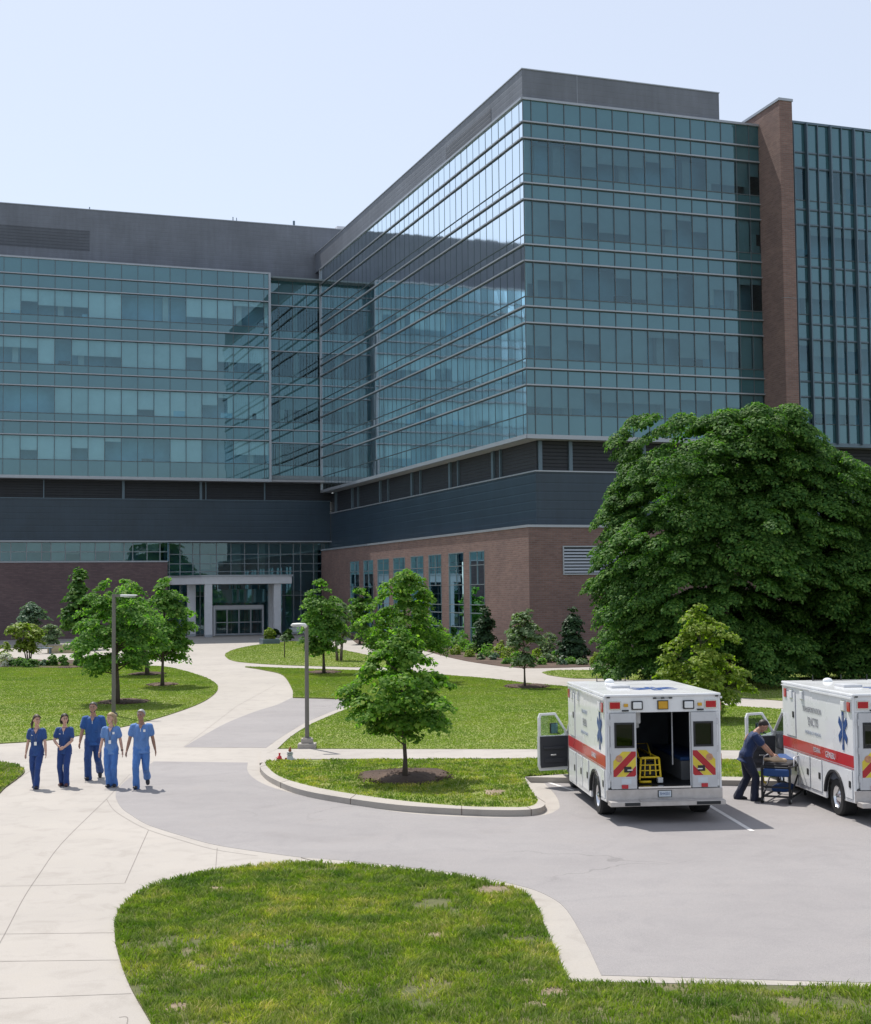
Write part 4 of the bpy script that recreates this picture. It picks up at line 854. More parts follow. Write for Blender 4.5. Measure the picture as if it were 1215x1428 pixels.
# ------------------------------------------------------------------ street furniture
pm('lamp_metal', (.16, .15, .14), .5, .4, var=.1); pm('lamp_head', (.66, .66, .65), .45, .1, var=.05); pm('lamp_lens', (.75, .76, .74), .25)
def lamp(base, topy, headpx, pr, label, z, first):
    p = G(base[0], base[1], z); s = (p-CAMP).dot(cf)/FPX; h = (base[1]-topy)*s
    o = empty('lamp_post', p, label=label, cat='street lamp', group='lamp posts beside the paths'); hx = (headpx-base[0])*s; sg = 1 if hx > 0 else -1
    b = MB(['lamp_metal']); b.loft([(0, 0, .02), (0, 0, h)], [(pr, pr), (pr*.86, pr*.86)], 12); b.build('pole', o, smooth=False)
    if first:
        b = MB(['kerb_concrete']); b.bb((-.24, -.22, -.05), (.24, .22, .13)); b.bb((-.155, -.14, .13), (.155, .14, .26)); b.build('footing', o, bevel=.025)
        b = MB(['lamp_metal']); b.bb((-.10, -.10, .26), (.10, .10, .285)); b.build('base_plate', o)
        b = MB(['lamp_head']); b.loft([(0, 0, h-.05), (sg*.06, 0, h+.02), (sg*.2, 0, h+.035), (hx, 0, h+.03), (hx+sg*.04, 0, h)], [(.06, .06), (.075, .05), (.085, .042), (.08, .038), (.04, .02)], 10, side=(0, 1, 0)); hd = b.build('lamp_head', o, smooth=True)
        b = MB(['lamp_lens']); b.bb((min(hx, hx-sg*.22), -.07, h-.035), (max(hx, hx-sg*.22), .07, h-.02)); b.build('lens', hd)
    else:
        b = MB(['lamp_metal']); b.loft([(0, 0, .0), (0, 0, .1)], [.16, .12], 12); b.build('base_plate', o)
        b = MB(['lamp_metal']); b.hexa([(-.06, -.05, h-.08), (hx*.35, -.05, h-.06), (hx*.35, .05, h-.06), (-.06, .05, h-.08), (-.06, -.05, h+.03), (hx*.35, -.05, h+.01), (hx*.35, .05, h+.01), (-.06, .05, h+.03)]); b.build('arm', o)
        b = MB(['lamp_head']); b.hexa([(hx*.3, -.12, h-.07), (hx, -.10, h-.04), (hx, .10, h-.04), (hx*.3, .12, h-.07), (hx*.3, -.10, h+.02), (hx, -.08, h), (hx, .08, h), (hx*.3, .10, h+.02)]); hd = b.build('lamp_head', o, bevel=.015)
        b = MB(['lamp_lens']); b.bb((hx*.45, -.08, h-.085), (hx*.92, .08, h-.07)); b.build('lens', hd)
lamp((158.5, 998), 830, 191, .075, 'tall slim grey lamp post with a flat arm on the left lawn', .03, False)
lamp((428.5, 1043), 873, 409, .060, 'short lamp post on a stepped concrete footing beside the sidewalk', .055, True)
# the two small standpipes at the corner of the island
pm('red_paint', (.52, .025, .035), .45, var=.15); pm('grey_paint', (.46, .48, .49), .5, var=.15); pm('rust', (.28, .10, .05), .85, var=.4, vscale=20)
p = G(390, 1063, .055); o = empty('hydrant', p, label='small squat red standpipe with a narrow neck at the kerb corner', cat='hydrant')
b = MB(['red_paint']); b.loft([(0, 0, 0), (0, 0, .02), (0, 0, .05), (0, 0, .10), (0, 0, .15)], [.075, .078, .072, .058, .045], 14); b.build('body', o, smooth=True)
b = MB(['red_paint']); b.loft([(0, 0, .15), (0, 0, .16), (0, 0, .21), (0, 0, .212), (0, 0, .225)], [.040, .022, .022, .03, .026], 12); b.build('neck', o, smooth=True)
b = MB(['red_paint']); b.tube((-.035, -.03, .09), (-.085, -.05, .12), .013, .011, 8); b.build('outlet', o, smooth=True)
p = G(404.5, 1063.5, .055); o = empty('hydrant', p, label='grey bell shaped hydrant with a rusty cap beside the red standpipe', cat='hydrant')
b = MB(['grey_paint']); b.loft([(0, 0, 0), (0, 0, .03), (0, 0, .09), (0, 0, .15), (0, 0, .19)], [.105, .11, .10, .068, .06], 16); b.build('body', o, smooth=True)
b = MB(['grey_paint']); b.loft([(0, 0, .19), (0, 0, .20), (0, 0, .22), (0, 0, .235)], [.06, .082, .082, .05], 16); b.loft([(0, 0, .235), (0, 0, .24), (0, 0, .26), (0, 0, .265)], [.05, .078, .078, .03], 16); b.build('collar', o)
b = MB(['grey_paint']); b.tube((.05, -.03, .07), (.135, -.05, .075), .036, .033, 10); b.tube((-.05, -.03, .10), (-.12, -.05, .10), .026, .024, 10, 'rust'); b.build('outlet', o, smooth=True)
b = MB(['rust']); b.loft([(0, 0, .26), (0, 0, .29), (0, 0, .315), (0, 0, .33), (.012, 0, .36), (.02, 0, .385)], [.022, .04, .04, .022, .026, .012], 12); b.build('cap', o, smooth=True)
# planter wall and bench on the left plaza
pm('sandstone', (.42, .36, .22), .85, var=.12, bump=.2)
a, c_ = G(68, 911, 0), G(109, 911, 0); o = empty('planter_wall', a.lerp(c_, .5), 0, label='long pale sandstone planter wall on the plaza behind the left planting bed', cat='planter wall'); L = (c_-a).length
b = MB(['sandstone']); b.bb((-L/2, 0, -.02), (L/2, 2.2, .55)); b.build('wall', o, bevel=.02); b = MB(['kerb_concrete']); b.bb((-L/2-.05, -.05, .55), (L/2+.05, 2.25, .63)); b.build('cap', o, bevel=.015)
a = G(58, 912, 0); o = empty('bench', a, 0, label='dark low bench beside the pale planter wall', cat='bench')
b = MB(['tower_mullion']); b.bb((-.8, -.22, .40), (.8, .22, .46)); b.build('seat', o, bevel=.01)
for sx in (-.62, .62): b = MB(['tower_mullion']); b.bb((sx-.04, -.2, -.01), (sx+.04, .2, .40)); b.build('leg', o)
a = G(416, 890, 0); o = empty('bench', a, PSI, label='grey backed bench in the shade near the entrance column', cat='bench')
b = MB(['grey_paint']); b.bb((-.8, -.22, .44), (.8, .22, .5)); b.build('seat', o, bevel=.01)
b = MB(['grey_paint']); b.bb((-.8, .2, .55), (.8, .25, .95)); b.build('backrest', o, bevel=.01)
for sx in (-.66, .66): b = MB(['tower_mullion']); b.bb((sx-.04, -.2, -.01), (sx+.04, .25, .44)); b.bb((sx-.04, .19, .44), (sx+.04, .24, .9)); b.build('leg', o)
# ------------------------------------------------------------------ people
def cloth_mat(name, col):
    m, t, b = newmat(name); n = noise(t, 9, 5, .6, stretch=(1, 1, .45), dist=1.2)
    c = ramp(t, n, [(.3, tuple(x*.82 for x in col)), (.7, tuple(min(1, x*1.12) for x in col))]); t.links.new(c, b.inputs['Base Color'])
    b.inputs['Roughness'].default_value = .85; b.inputs['Sheen Weight'].default_value = .15
    bn = nd(t, 'ShaderNodeBump', i_Strength=.9, i_Distance=.03); t.links.new(n, bn.inputs['Height']); t.links.new(bn.outputs[0], b.inputs['Normal'])
cloth_mat('scrub_royal', (.018, .062, .215)); cloth_mat('scrub_mid', (.020, .088, .28)); cloth_mat('scrub_navy', (.010, .045, .22)); cloth_mat('scrub_sky', (.115, .235, .50)); cloth_mat('scrub_blue', (.095, .205, .47)); cloth_mat('uniform_navy', (.012, .032, .105)); cloth_mat('uniform_dark', (.010, .016, .040))
cloth_mat('scrub_sky_dark', (.06, .17, .46)); cloth_mat('scrub_royal_dark', (.013, .048, .195))
def skin_mat(name, col):
    m, t, b = newmat(name); n = noise(t, 14, 4, .6)
    c = ramp(t, n, [(.3, tuple(x*.88 for x in col)), (.7, tuple(min(1, x*1.1) for x in col))]); t.links.new(c, b.inputs['Base Color'])
    b.inputs['Roughness'].default_value = .5; b.inputs['Subsurface Weight'].default_value = .08; b.inputs['Subsurface Radius'].default_value = (.02, .008, .005); b.inputs['Subsurface Scale'].default_value = .3
skin_mat('skin_light', (.56, .34, .25)); skin_mat('skin_tan', (.40, .22, .15)); skin_mat('skin_brown', (.30, .165, .115))
for nm, c in (('hair_dark', (.022, .016, .013)), ('hair_brown', (.055, .032, .020)), ('hair_blond', (.34, .24, .13)), ('hair_grey', (.30, .30, .30)), ('hair_short', (.07, .065, .065))): pm(nm, c, .55, var=.35, vscale=40, stretch=(1, 1, .2))
pm('shoe_dark', (.022, .022, .028), .5); pm('shoe_brown', (.09, .035, .035), .5); pm('badge_white', (.78, .78, .76), .4, var=.05); pm('eye_dark', (.02, .015, .012), .2, var=.05); pm('eye_white', (.7, .68, .66), .3, var=.03); pm('lip', (.42, .17, .14), .5); pm('cord_grey', (.10, .12, .2), .7); pm('print_orange', (.50, .26, .14), .8, var=.3, vscale=25); pm('glove_tan', (.55, .42, .28), .7)
from mathutils import noise as mnoise
def fuse(mb, name, parent, voxel=.012, it=4, fold=0):
    o = mb.build(name); md = o.modifiers.new('r', 'REMESH'); md.mode = 'VOXEL'; md.voxel_size = voxel
    if it: sm = o.modifiers.new('s', 'SMOOTH'); sm.factor = .5; sm.iterations = it
    dg = bpy.context.evaluated_depsgraph_get(); me = bpy.data.meshes.new_from_object(o.evaluated_get(dg))
    o.modifiers.clear(); old = o.data; o.data = me; me.name = name; bpy.data.meshes.remove(old)
    if fold:                                         # soft cloth folds
        sd = random.uniform(0, 50)
        nn = [v.normal.copy() for v in me.vertices]
        for v, vn in zip(me.vertices, nn):
            c = v.co; q = Vector((c.x*9+sd, c.y*9, c.z*4.5+c.x*3)); f = mnoise.noise(q)+.5*mnoise.noise(q*2.3)
            v.co = c+vn*fold*f
    me.polygons.foreach_set('use_smooth', [True]*len(me.polygons)); o.parent = parent; return o
def ik(a, c, l1, l2, pole):
    d = c-a; L = min(d.length, (l1+l2)*.998); u = d.normalized(); x = (l1*l1-l2*l2+L*L)/(2*L); h = math.sqrt(max(0, l1*l1-x*x))
    pl = pole-u*pole.dot(u); pl.normalize(); return a+u*x+pl*h, a+u*L
def person(loc, rz, Ht, label, top, bot, skin, hair, style, female, feet, hands, yaw=0, pitch=0, lean=0, extras=(), shoe='shoe_dark', curl=.5, handdir=None, bulk=1.0, roll=0):
    k = Ht/1.75; V = Vector
    o = empty('person', loc, rz, label=label, cat='person'); o.scale = (k, k, k)
    hz = .90; sw = (.158 if female else .180)*bulk; hw = .088
    def sp(h):                                       # spine: height above the pelvis -> centre, up, front
        a0 = lean*.75; a1 = lean*1.15; n = 12; p = V((0, 0, hz)); 
        for i in range(n):
            a = a0+(a1-a0)*min(1, (i+.5)/n*h/.58); p = p+V((0, -math.sin(a), math.cos(a)))*h/n
        a = a0+(a1-a0)*min(1, h/.58); return p, V((0, -math.sin(a), math.cos(a))), V((0, -math.cos(a), -math.sin(a)))
    def tp(x, f, h):
        p, u, fr = sp(h); return p+V((x, 0, 0))+fr*f
    w = bulk*(.93 if female else 1.0)
    prof = [(-.07, .150, .105, 0), (.02, .168 if female else .16, .118, -.01), (.15, .132 if female else .15, .098, .005), (.30, .152 if female else .165, .112, .012 if female else 0), (.42, .150, .100, .006), (.49, .095, .072, 0), (.56, .070, .062, 0)]
    sk = MB([skin]); sk.loft([tp(0, f, h) for h, a, b_, f in prof], [(a*w*.93, b_*w*.93) for h, a, b_, f in prof], 16)
    shirt = MB([top]); pr2 = [(-.12, .186, .138, 0)]+prof[:-3]+[(.415, .172, .106, .004), (.475, .148, .088, 0), (.515, .090, .066, 0)]
    shirt.loft([tp(0, f, h) for h, a, b_, f in pr2], [((a*w+.018), (b_*w+.018)) for h, a, b_, f in pr2], 18)
    tr = MB([bot]); tr.loft([tp(0, 0, h) for h in (-.12, -.02, .06)], [(.152*w, .115*w), (.165*w, .12*w), (.145*w, .105*w)], 16)
    nk = tp(0, 0, .54); hb = tp(0, .022, .625)
    sk.limb([nk, hb], [.060*bulk if not female else .050, .054 if not female else .046], 12)
    # legs
    for sgn, ft in zip((-1, 1), feet):
        fx, fy, lift, toe = ft; hip = V((sgn*hw, 0, hz-.03)); ank = V((sgn*hw+fx, fy, .085+lift)); kn, ank = ik(hip, ank, .425, .405, V((sgn*.05, -1, .1)))
        sk.limb([hip, kn, ank], [.072, .048, .036], 12)
        dn = (ank-kn).normalized(); hem = ank+dn*.035
        tr.limb([hip+V((0, 0, .02)), hip.lerp(kn, .5), kn, kn.lerp(ank, .5), hem], [(.100*w, .108*w), (.093*w, .098*w), .078*w, .074*w, .083*w], 14)
        tip = math.radians(toe); fd = V((sgn*.14, -math.cos(tip), -math.sin(tip))).normalized(); up = V((0, -math.sin(tip), math.cos(tip)))
        s0 = ank-up*.038; b = MB([shoe]); b.limb([s0-fd*.045, s0+fd*.05, s0+fd*.13, s0+fd*.165-up*.004], [(.040, .045), (.044, .042), (.047, .032), (.038, .024)], 12, side=(1, 0, 0)); sh = b.build('shoe', o, smooth=True)
        sk.limb([ank, ank+fd*.06-up*.03], [.034, .03], 8)
    # arms and hands
    for sgn, hd in zip((-1, 1), hands):
        shd = tp(sgn*sw, 0, .475); wr = V(hd[:3]); pole = V(hd[3]) if len(hd) > 3 else V((sgn*.25, 1, -.3)); el, wr = ik(shd, wr, .285, .255, pole)
        sk.limb([shd, shd.lerp(el, .5), el, el.lerp(wr, .35), wr], [.056*w, .046*w, .038*w, .039*w, .026], 12)
        shirt.limb([tp(sgn*.055, .0, .485), tp(sgn*sw*.6, 0, .488), shd, shd.lerp(el, .60)], [.050, .062*w, .072*w, .076*w], 12)
        d = (wr-el).normalized(); shirt.ball(shd-V((sgn*.006, 0, .006)), (.074*w, .076*w, .072*w), 12)
        if handdir: d = (d*.4+V(handdir)).normalized()
        ins = V((-sgn, -.25, 0)) if not handdir else V((0, 0, -1)); n_ = (ins-d*ins.dot(d)).normalized(); s_ = n_.cross(d)*(-1)
        if s_.y > 0 and not handdir: s_ = -s_
        if handdir and s_.x*sgn > 0: s_ = -s_
        sk.limb([wr-d*.01, wr+d*.035, wr+d*.088], [(.023, .020), (.038, .019), (.040, .014)], 12, side=s_)
        for i, L in enumerate((.068, .078, .072, .056)):
            bs = wr+d*(.082-abs(i-1.3)*.006)+s_*(.031-.0205*i); d1 = (d+s_*(.14-.09*i)+n_*curl*.35).normalized(); d2 = (d1+n_*curl*.9).normalized(); m_ = bs+d1*L*.55
            sk.limb([bs-d*.02, m_, m_+d2*L*.5], [.0098, .0092, .0078], 7)
        tb = wr+d*.025+s_*.030; sk.limb([tb-s_*.012, tb+(d*.65+s_*.7+n_*.35).normalized()*.045, tb+(d*.65+s_*.7+n_*.35).normalized()*.045+(d*.95+s_*.15+n_*.3).normalized()*.032], [.013, .0115, .0095], 8)
        if 'watch' in extras and sgn == 1: b = MB(['shoe_dark']); b.loft([wr-d*.03, wr-d*.008], [.032, .031], 12); b.build('watch', o)
    # head
    u = sp(.6)[1]; a = math.atan2(-u.y, u.z)
    M = Matrix.Translation(hb) @ Matrix.Rotation(yaw, 4, 'Z') @ Matrix.Rotation(a*.75+pitch, 4, 'X') @ Matrix.Rotation(roll, 4, 'Y')
    HS = 1.13 if female else 1.10
    h = lambda x, y, z: M @ (V((x, y-.012, z-1.56+.005))*HS)
    ax = (M.to_3x3() @ V((1, 0, 0)), M.to_3x3() @ V((0, 0, 1)))
    fw = .92 if female else 1.0
    sk.ball(h(0, .012, 1.662), (.082*fw, .103, .099), 16, None, ax[0], ax[1])
    sk.limb([h(0, -.012, 1.625), h(0, -.036, 1.585), h(0, -.052, 1.553)], [(.070*fw, .065), (.060*fw, .052), (.032*fw, .027)], 12, ax[0])
    sk.limb([h(0, -.074, 1.655), h(0, -.092, 1.632), h(0, -.099, 1.617)], [.009, .0112, .015], 8)
    sk.ball(h(0, -.074, 1.671), (.048*fw, .014, .010), 10, None, ax[0], ax[1]); sk.ball(h(0, -.076, 1.583), (.024, .011, .012), 10, None, ax[0], ax[1])
    for q in (-1, 1): sk.ball(h(q*.074*fw, .012, 1.635), (.011, .020, .031), 8, None, ax[0], ax[1]); sk.ball(h(q*.038*fw, -.062, 1.622), (.02, .018, .018), 8, None, ax[0], ax[1])
    fuse(sk, 'body', o, .0075, 3)
    for q in (-1, 1):
        b = MB(['eye_white']); b.ball(h(q*.029*fw, -.0785, 1.650), (.0125, .008, .008), 10, None, ax[0], ax[1]); b.ball(h(q*.029*fw, -.0845, 1.650), (.0085, .004, .0075), 8, 'eye_dark', ax[0], ax[1]); b.build('eye', o, smooth=True)
        b = MB([hair]); b.limb([h(q*.012, -.086, 1.668), h(q*.030*fw, -.088, 1.674), h(q*.046*fw, -.078, 1.668)], [.005, .007, .004], 6); b.build('eyebrow', o, smooth=True)  # brows thickened and irises enlarged to carry the shade round the eyes
    b = MB(['lip']); b.limb([h(-.021, -.0835, 1.583), h(0, -.090, 1.584), h(.021, -.0835, 1.583)], [.004, .0062, .004], 8); b.build('mouth', o, smooth=True)
    # hair: a cap of strands clipped along the hairline
    b = MB([hair]); n, mm = 30, 16; vs = []; th = .007 if style == 'short' else .016
    for i in range(mm+1):
        t = i/mm*math.pi*.80
        for j in range(n):
            ph = 2*math.pi*j/n; x, y, z = math.sin(t)*math.cos(ph), math.sin(t)*math.sin(ph), math.cos(t); wob = 1+.04*math.sin(9*ph+3*t)+.03*math.sin(17*ph)
            X, Y, Z = x*(.074*fw+th)*wob, .014+y*(.093+th)*wob, 1.668+z*(.088+th)
            yy = (Y+.08)/.18; line = (1.732 if style == 'short' else 1.722)-.012*math.sin(yy*3)-(.105 if style != 'short' else .145)*min(1, max(0, (yy-.12)*1.35))
            if Z < line: Z = line; X *= .92; Y = .014+(Y-.014)*.93
            vs.append(h(X, Y, Z))
    b.add(vs, [(i*n+j, i*n+(j+1) % n, (i+1)*n+(j+1) % n, (i+1)*n+j) for i in range(mm) for j in range(n)])
    if style == 'ponytail': b.limb([h(0, .10, 1.665), h(-.03, .13, 1.64), h(-.07, .12, 1.56), h(-.085, .07, 1.47)], [.026, .036, .034, .014], 10)
    if style == 'bun': b.ball(h(.02, .122, 1.68), (.040, .040, .040), 12); b.limb([h(.055, .02, 1.68), h(.084, .012, 1.61), h(.082, .02, 1.53)], [.026, .024, .010], 8); b.limb([h(.03, .09, 1.66), h(.06, .10, 1.58), h(.07, .07, 1.50)], [.035, .035, .015], 8)
    if style == 'bob': b.limb([h(-.062, .03, 1.66), h(-.075, .04, 1.60), h(-.068, .045, 1.54)], [.030, .030, .014], 10); b.limb([h(.062, .03, 1.66), h(.075, .04, 1.60), h(.068, .045, 1.54)], [.030, .030, .014], 10); b.limb([h(0, .085, 1.64), h(0, .09, 1.54)], [(.06, .03), (.05, .02)], 10)
    b.build('hair', o, smooth=True)
    if style == 'short' and not female: b = MB([hair]); b.limb([h(-.052, -.022, 1.59), h(-.04, -.05, 1.563), h(0, -.068, 1.551), h(.04, -.05, 1.563), h(.052, -.022, 1.59)], [.010, .013, .014, .013, .010], 8) ; ('beard' in extras) and b.build('beard', o, smooth=True)
    fuse(shirt, 'scrub_top' if 'uniform' not in top else 'uniform_shirt', o, .013, 3, .011); fuse(tr, 'trousers', o, .013, 3, .011)
    if lean > .3:
        b = MB(['print_orange']); q = [(-.07, .30), (.05, .27), (.09, .36), (.03, .43), (-.05, .42)]
        bk = lambda x, hh, e: tp(x, -(.112*w+.016)+(hh-.30)*.10-e, hh)
        b.add([bk(x, y, .010) for x, y in q]+[bk(x, y, -.01) for x, y in q], [tuple(range(5)), tuple(range(9, 4, -1))]+[(i, (i+1) % 5, 5+(i+1) % 5, 5+i) for i in range(5)]); b.build('back_print', o)
    # neckline, badge, lanyard, pocket
    if lean < .3:
        fz = lambda x, hh, ex=.0: tp(x, (.112*w+.024)*(1 if hh < .40 else 1-(hh-.40)*1.9)+ex-abs(x)*.22, hh)
        b = MB([skin]); b.add([fz(-.048, .512, .018), fz(.048, .512, .018), fz(0, .405, .004)], [(0, 2, 1)]); b.add([fz(-.048, .512, .014), fz(.048, .512, .014), fz(0, .405, .0)], [(0, 1, 2)]); b.build('neckline', o)
        if 'lanyard' in extras:
            b = MB(['cord_grey']); b.limb([tp(-.062, .03, .55), fz(-.05, .46, .012), fz(-.012, .27, .014), fz(0, .22, .014)], [.005]*4, 6); b.limb([tp(.062, .03, .55), fz(.05, .46, .012), fz(.012, .27, .014), fz(0, .22, .014)], [.005]*4, 6); ln = b.build('lanyard', o, smooth=True)
            q = fz(0, .175, .020); b = MB(['badge_white']); b.box(q, (.062, .008, .085)); b.build('card', ln, bevel=.004)
        if 'badge' in extras: b = MB(['badge_white']); b.box(fz(.085, .385, .026), (.05, .010, .055)); b.build('badge', o, bevel=.003)
        if 'logo' in extras: b = MB(['badge_white']); b.limb([fz(-.105, .375, .022), fz(-.07, .372, .022)], [.0045, .0045], 6); b.build('chest_print', o)
        if 'pen' in extras: b = MB(['badge_white']); b.limb([fz(.0, .43, .012), fz(.004, .37, .014)], [.006, .005], 6); b.build('pen', o)
        b = MB([top]); b.limb([fz(-.115, .19, .012), fz(-.05, .185, .016)], [.006, .006], 6); b.limb([fz(.115, .19, .012), fz(.05, .185, .016)], [.006, .006], 6); b.build('pocket_edge', o)
    return o
FH = [(-.27, -.02, .83), (.27, -.02, .83)]
person(G(51, 1099), .05, 1.60, 'woman in navy blue scrubs with dark ponytail and white lanyard card', 'scrub_royal', 'scrub_royal_dark', 'skin_light', 'hair_brown', 'ponytail', True, [(.03, .14, .02, 25), (-.05, -.20, 0, -4)], [(-.27, .05, .82), (.25, -.15, .85)], yaw=.55, extras=('lanyard', 'logo'))
person(G(90, 1096), .0, 1.59, 'woman in navy blue scrubs with dark short hair clasping her hands before her waist', 'scrub_royal', 'scrub_royal_dark', 'skin_light', 'hair_dark', 'bob', True, [(.02, .02, 0, 0), (-.02, -.07, 0, 0)], [(-.085, -.235, .985, (-1, .5, -.4)), (.06, -.245, .97, (1, .5, -.4))], yaw=.45, extras=('logo', 'pen'), shoe='shoe_brown', curl=.9)
person(G(130, 1087), .06, 1.77, 'tall bearded man in royal blue scrubs walking at the back of the group', 'scrub_mid', 'scrub_royal', 'skin_tan', 'hair_short', 'short', False, [(0, -.12, 0, -5), (0, .32, .09, 50)], [(-.28, -.12, .84), (.25, .10, .82)], yaw=-.05, extras=('beard', 'pen'), bulk=1.06)
person(G(155, 1097.5), .0, 1.62, 'blonde woman in light blue scrubs with a lanyard, a white badge and a watch', 'scrub_sky', 'scrub_sky_dark', 'skin_light', 'hair_blond', 'bun', True, [(.05, -.04, 0, 0), (-.01, .03, 0, 0)], [(-.25, -.10, .84), (.26, .04, .82)], yaw=-.55, extras=('lanyard', 'badge', 'watch'))
person(G(197, 1099.5), .08, 1.72, 'man in light blue scrubs with grey hair striding on the asphalt edge', 'scrub_blue', 'scrub_sky_dark', 'skin_brown', 'hair_grey', 'short', False, [(0, -.14, 0, -6), (.0, .34, .13, 58)], [(-.31, -.06, .84), (.30, .08, .83)], yaw=-.2, extras=('badge', 'pen'), shoe='shoe_dark')
pmd = person(G(1042, 1116), R(78), 1.70, 'medic in dark navy uniform bending forward over the blue stretcher', 'uniform_navy', 'uniform_dark', 'skin_tan', 'hair_dark', 'short', False, [(-.03, -.15, 0, 0), (.03, .17, 0, 8)], [(-.13, -.56, .89, (-.6, .3, -1)), (.13, -.56, .91, (.6, .3, -1))], pitch=.35, lean=R(26), extras=(), bulk=1.12, handdir=(0, -1, -.1), curl=.8)
# ------------------------------------------------------------------ ambulances (local axes: x right, y forward, z up; rear centre on the ground)
pm('vehicle_white', (.74, .75, .76), .28, var=.03, vscale=1.5, coat=.4); pm('vehicle_red', (.46, .018, .028), .3, var=.12, coat=.3); pm('diamond_plate', (.50, .47, .45), .42, .55, var=.12, vscale=6, bump=.15); pm('chrome', (.72, .73, .75), .18, 1.0, var=.04)
pm('rubber', (.020, .020, .021), .8, var=.2); pm('trim_black', (.018, .019, .022), .5, var=.15); pm('door_trim', (.040, .042, .052), .6, var=.1); pm('light_red', (.42, .008, .02), .12, var=.1, coat=.5); pm('light_amber', (.60, .33, .03), .15, var=.12, coat=.5); pm('light_clear', (.72, .74, .75), .12, var=.05, coat=.5)
pm('mirror_teal', (.42, .66, .68), .08, .6, var=.1); pm('star_blue', (.020, .065, .22), .4, var=.06); pm('lettering_grey', (.20, .21, .24), .5, var=.15); pm('lettering_blue', (.28, .33, .42), .5, var=.1); pm('chevron_yellow', (.66, .52, .05), .4, var=.1); pm('chevron_red', (.40, .02, .025), .4, var=.1); pm('plate_white', (.55, .60, .64), .4, var=.05); pm('cab_grey', (.14, .145, .155), .7); pm('ambulance_inner', (.10, .115, .14), .6, var=.2); pm('stretcher_yellow', (.68, .48, .02), .4, var=.1); pm('panel_silver', (.52, .53, .55), .4, .2, var=.08); pm('mattress_blue', (.016, .060, .19), .7, var=.15); pm('mattress_black', (.02, .02, .023), .7)
def star(mb, T, r, m, ratio=1.0):
    for k in range(3):
        a = R(90+60*k); d = Vector((math.cos(a), math.sin(a), 0)); n = Vector((-d.y, d.x, 0)); w = r*.20
        z = .002+.0012*k
        mb.add([T(d*r*e+n*w*f+Vector((0, 0, zz))) for zz in (0, z) for e, f in ((-1, -1), (1, -1), (1, 1), (-1, 1))], [(3, 2, 1, 0), (4, 5, 6, 7), (0, 1, 5, 4), (1, 2, 6, 5), (2, 3, 7, 6), (3, 0, 4, 7)], m)
    q = [(-.03, -.75), (.04, -.72), (-.015, -.3), (.05, .1), (.0, .45), (.045, .75), (-.03, .75), (-.05, .4), (.0, .08), (-.06, -.3)]
    n0 = len(q); mb.add([T(Vector((x*r, y*r, .0062))) for x, y in q], [tuple(range(n0))], 'vehicle_white')
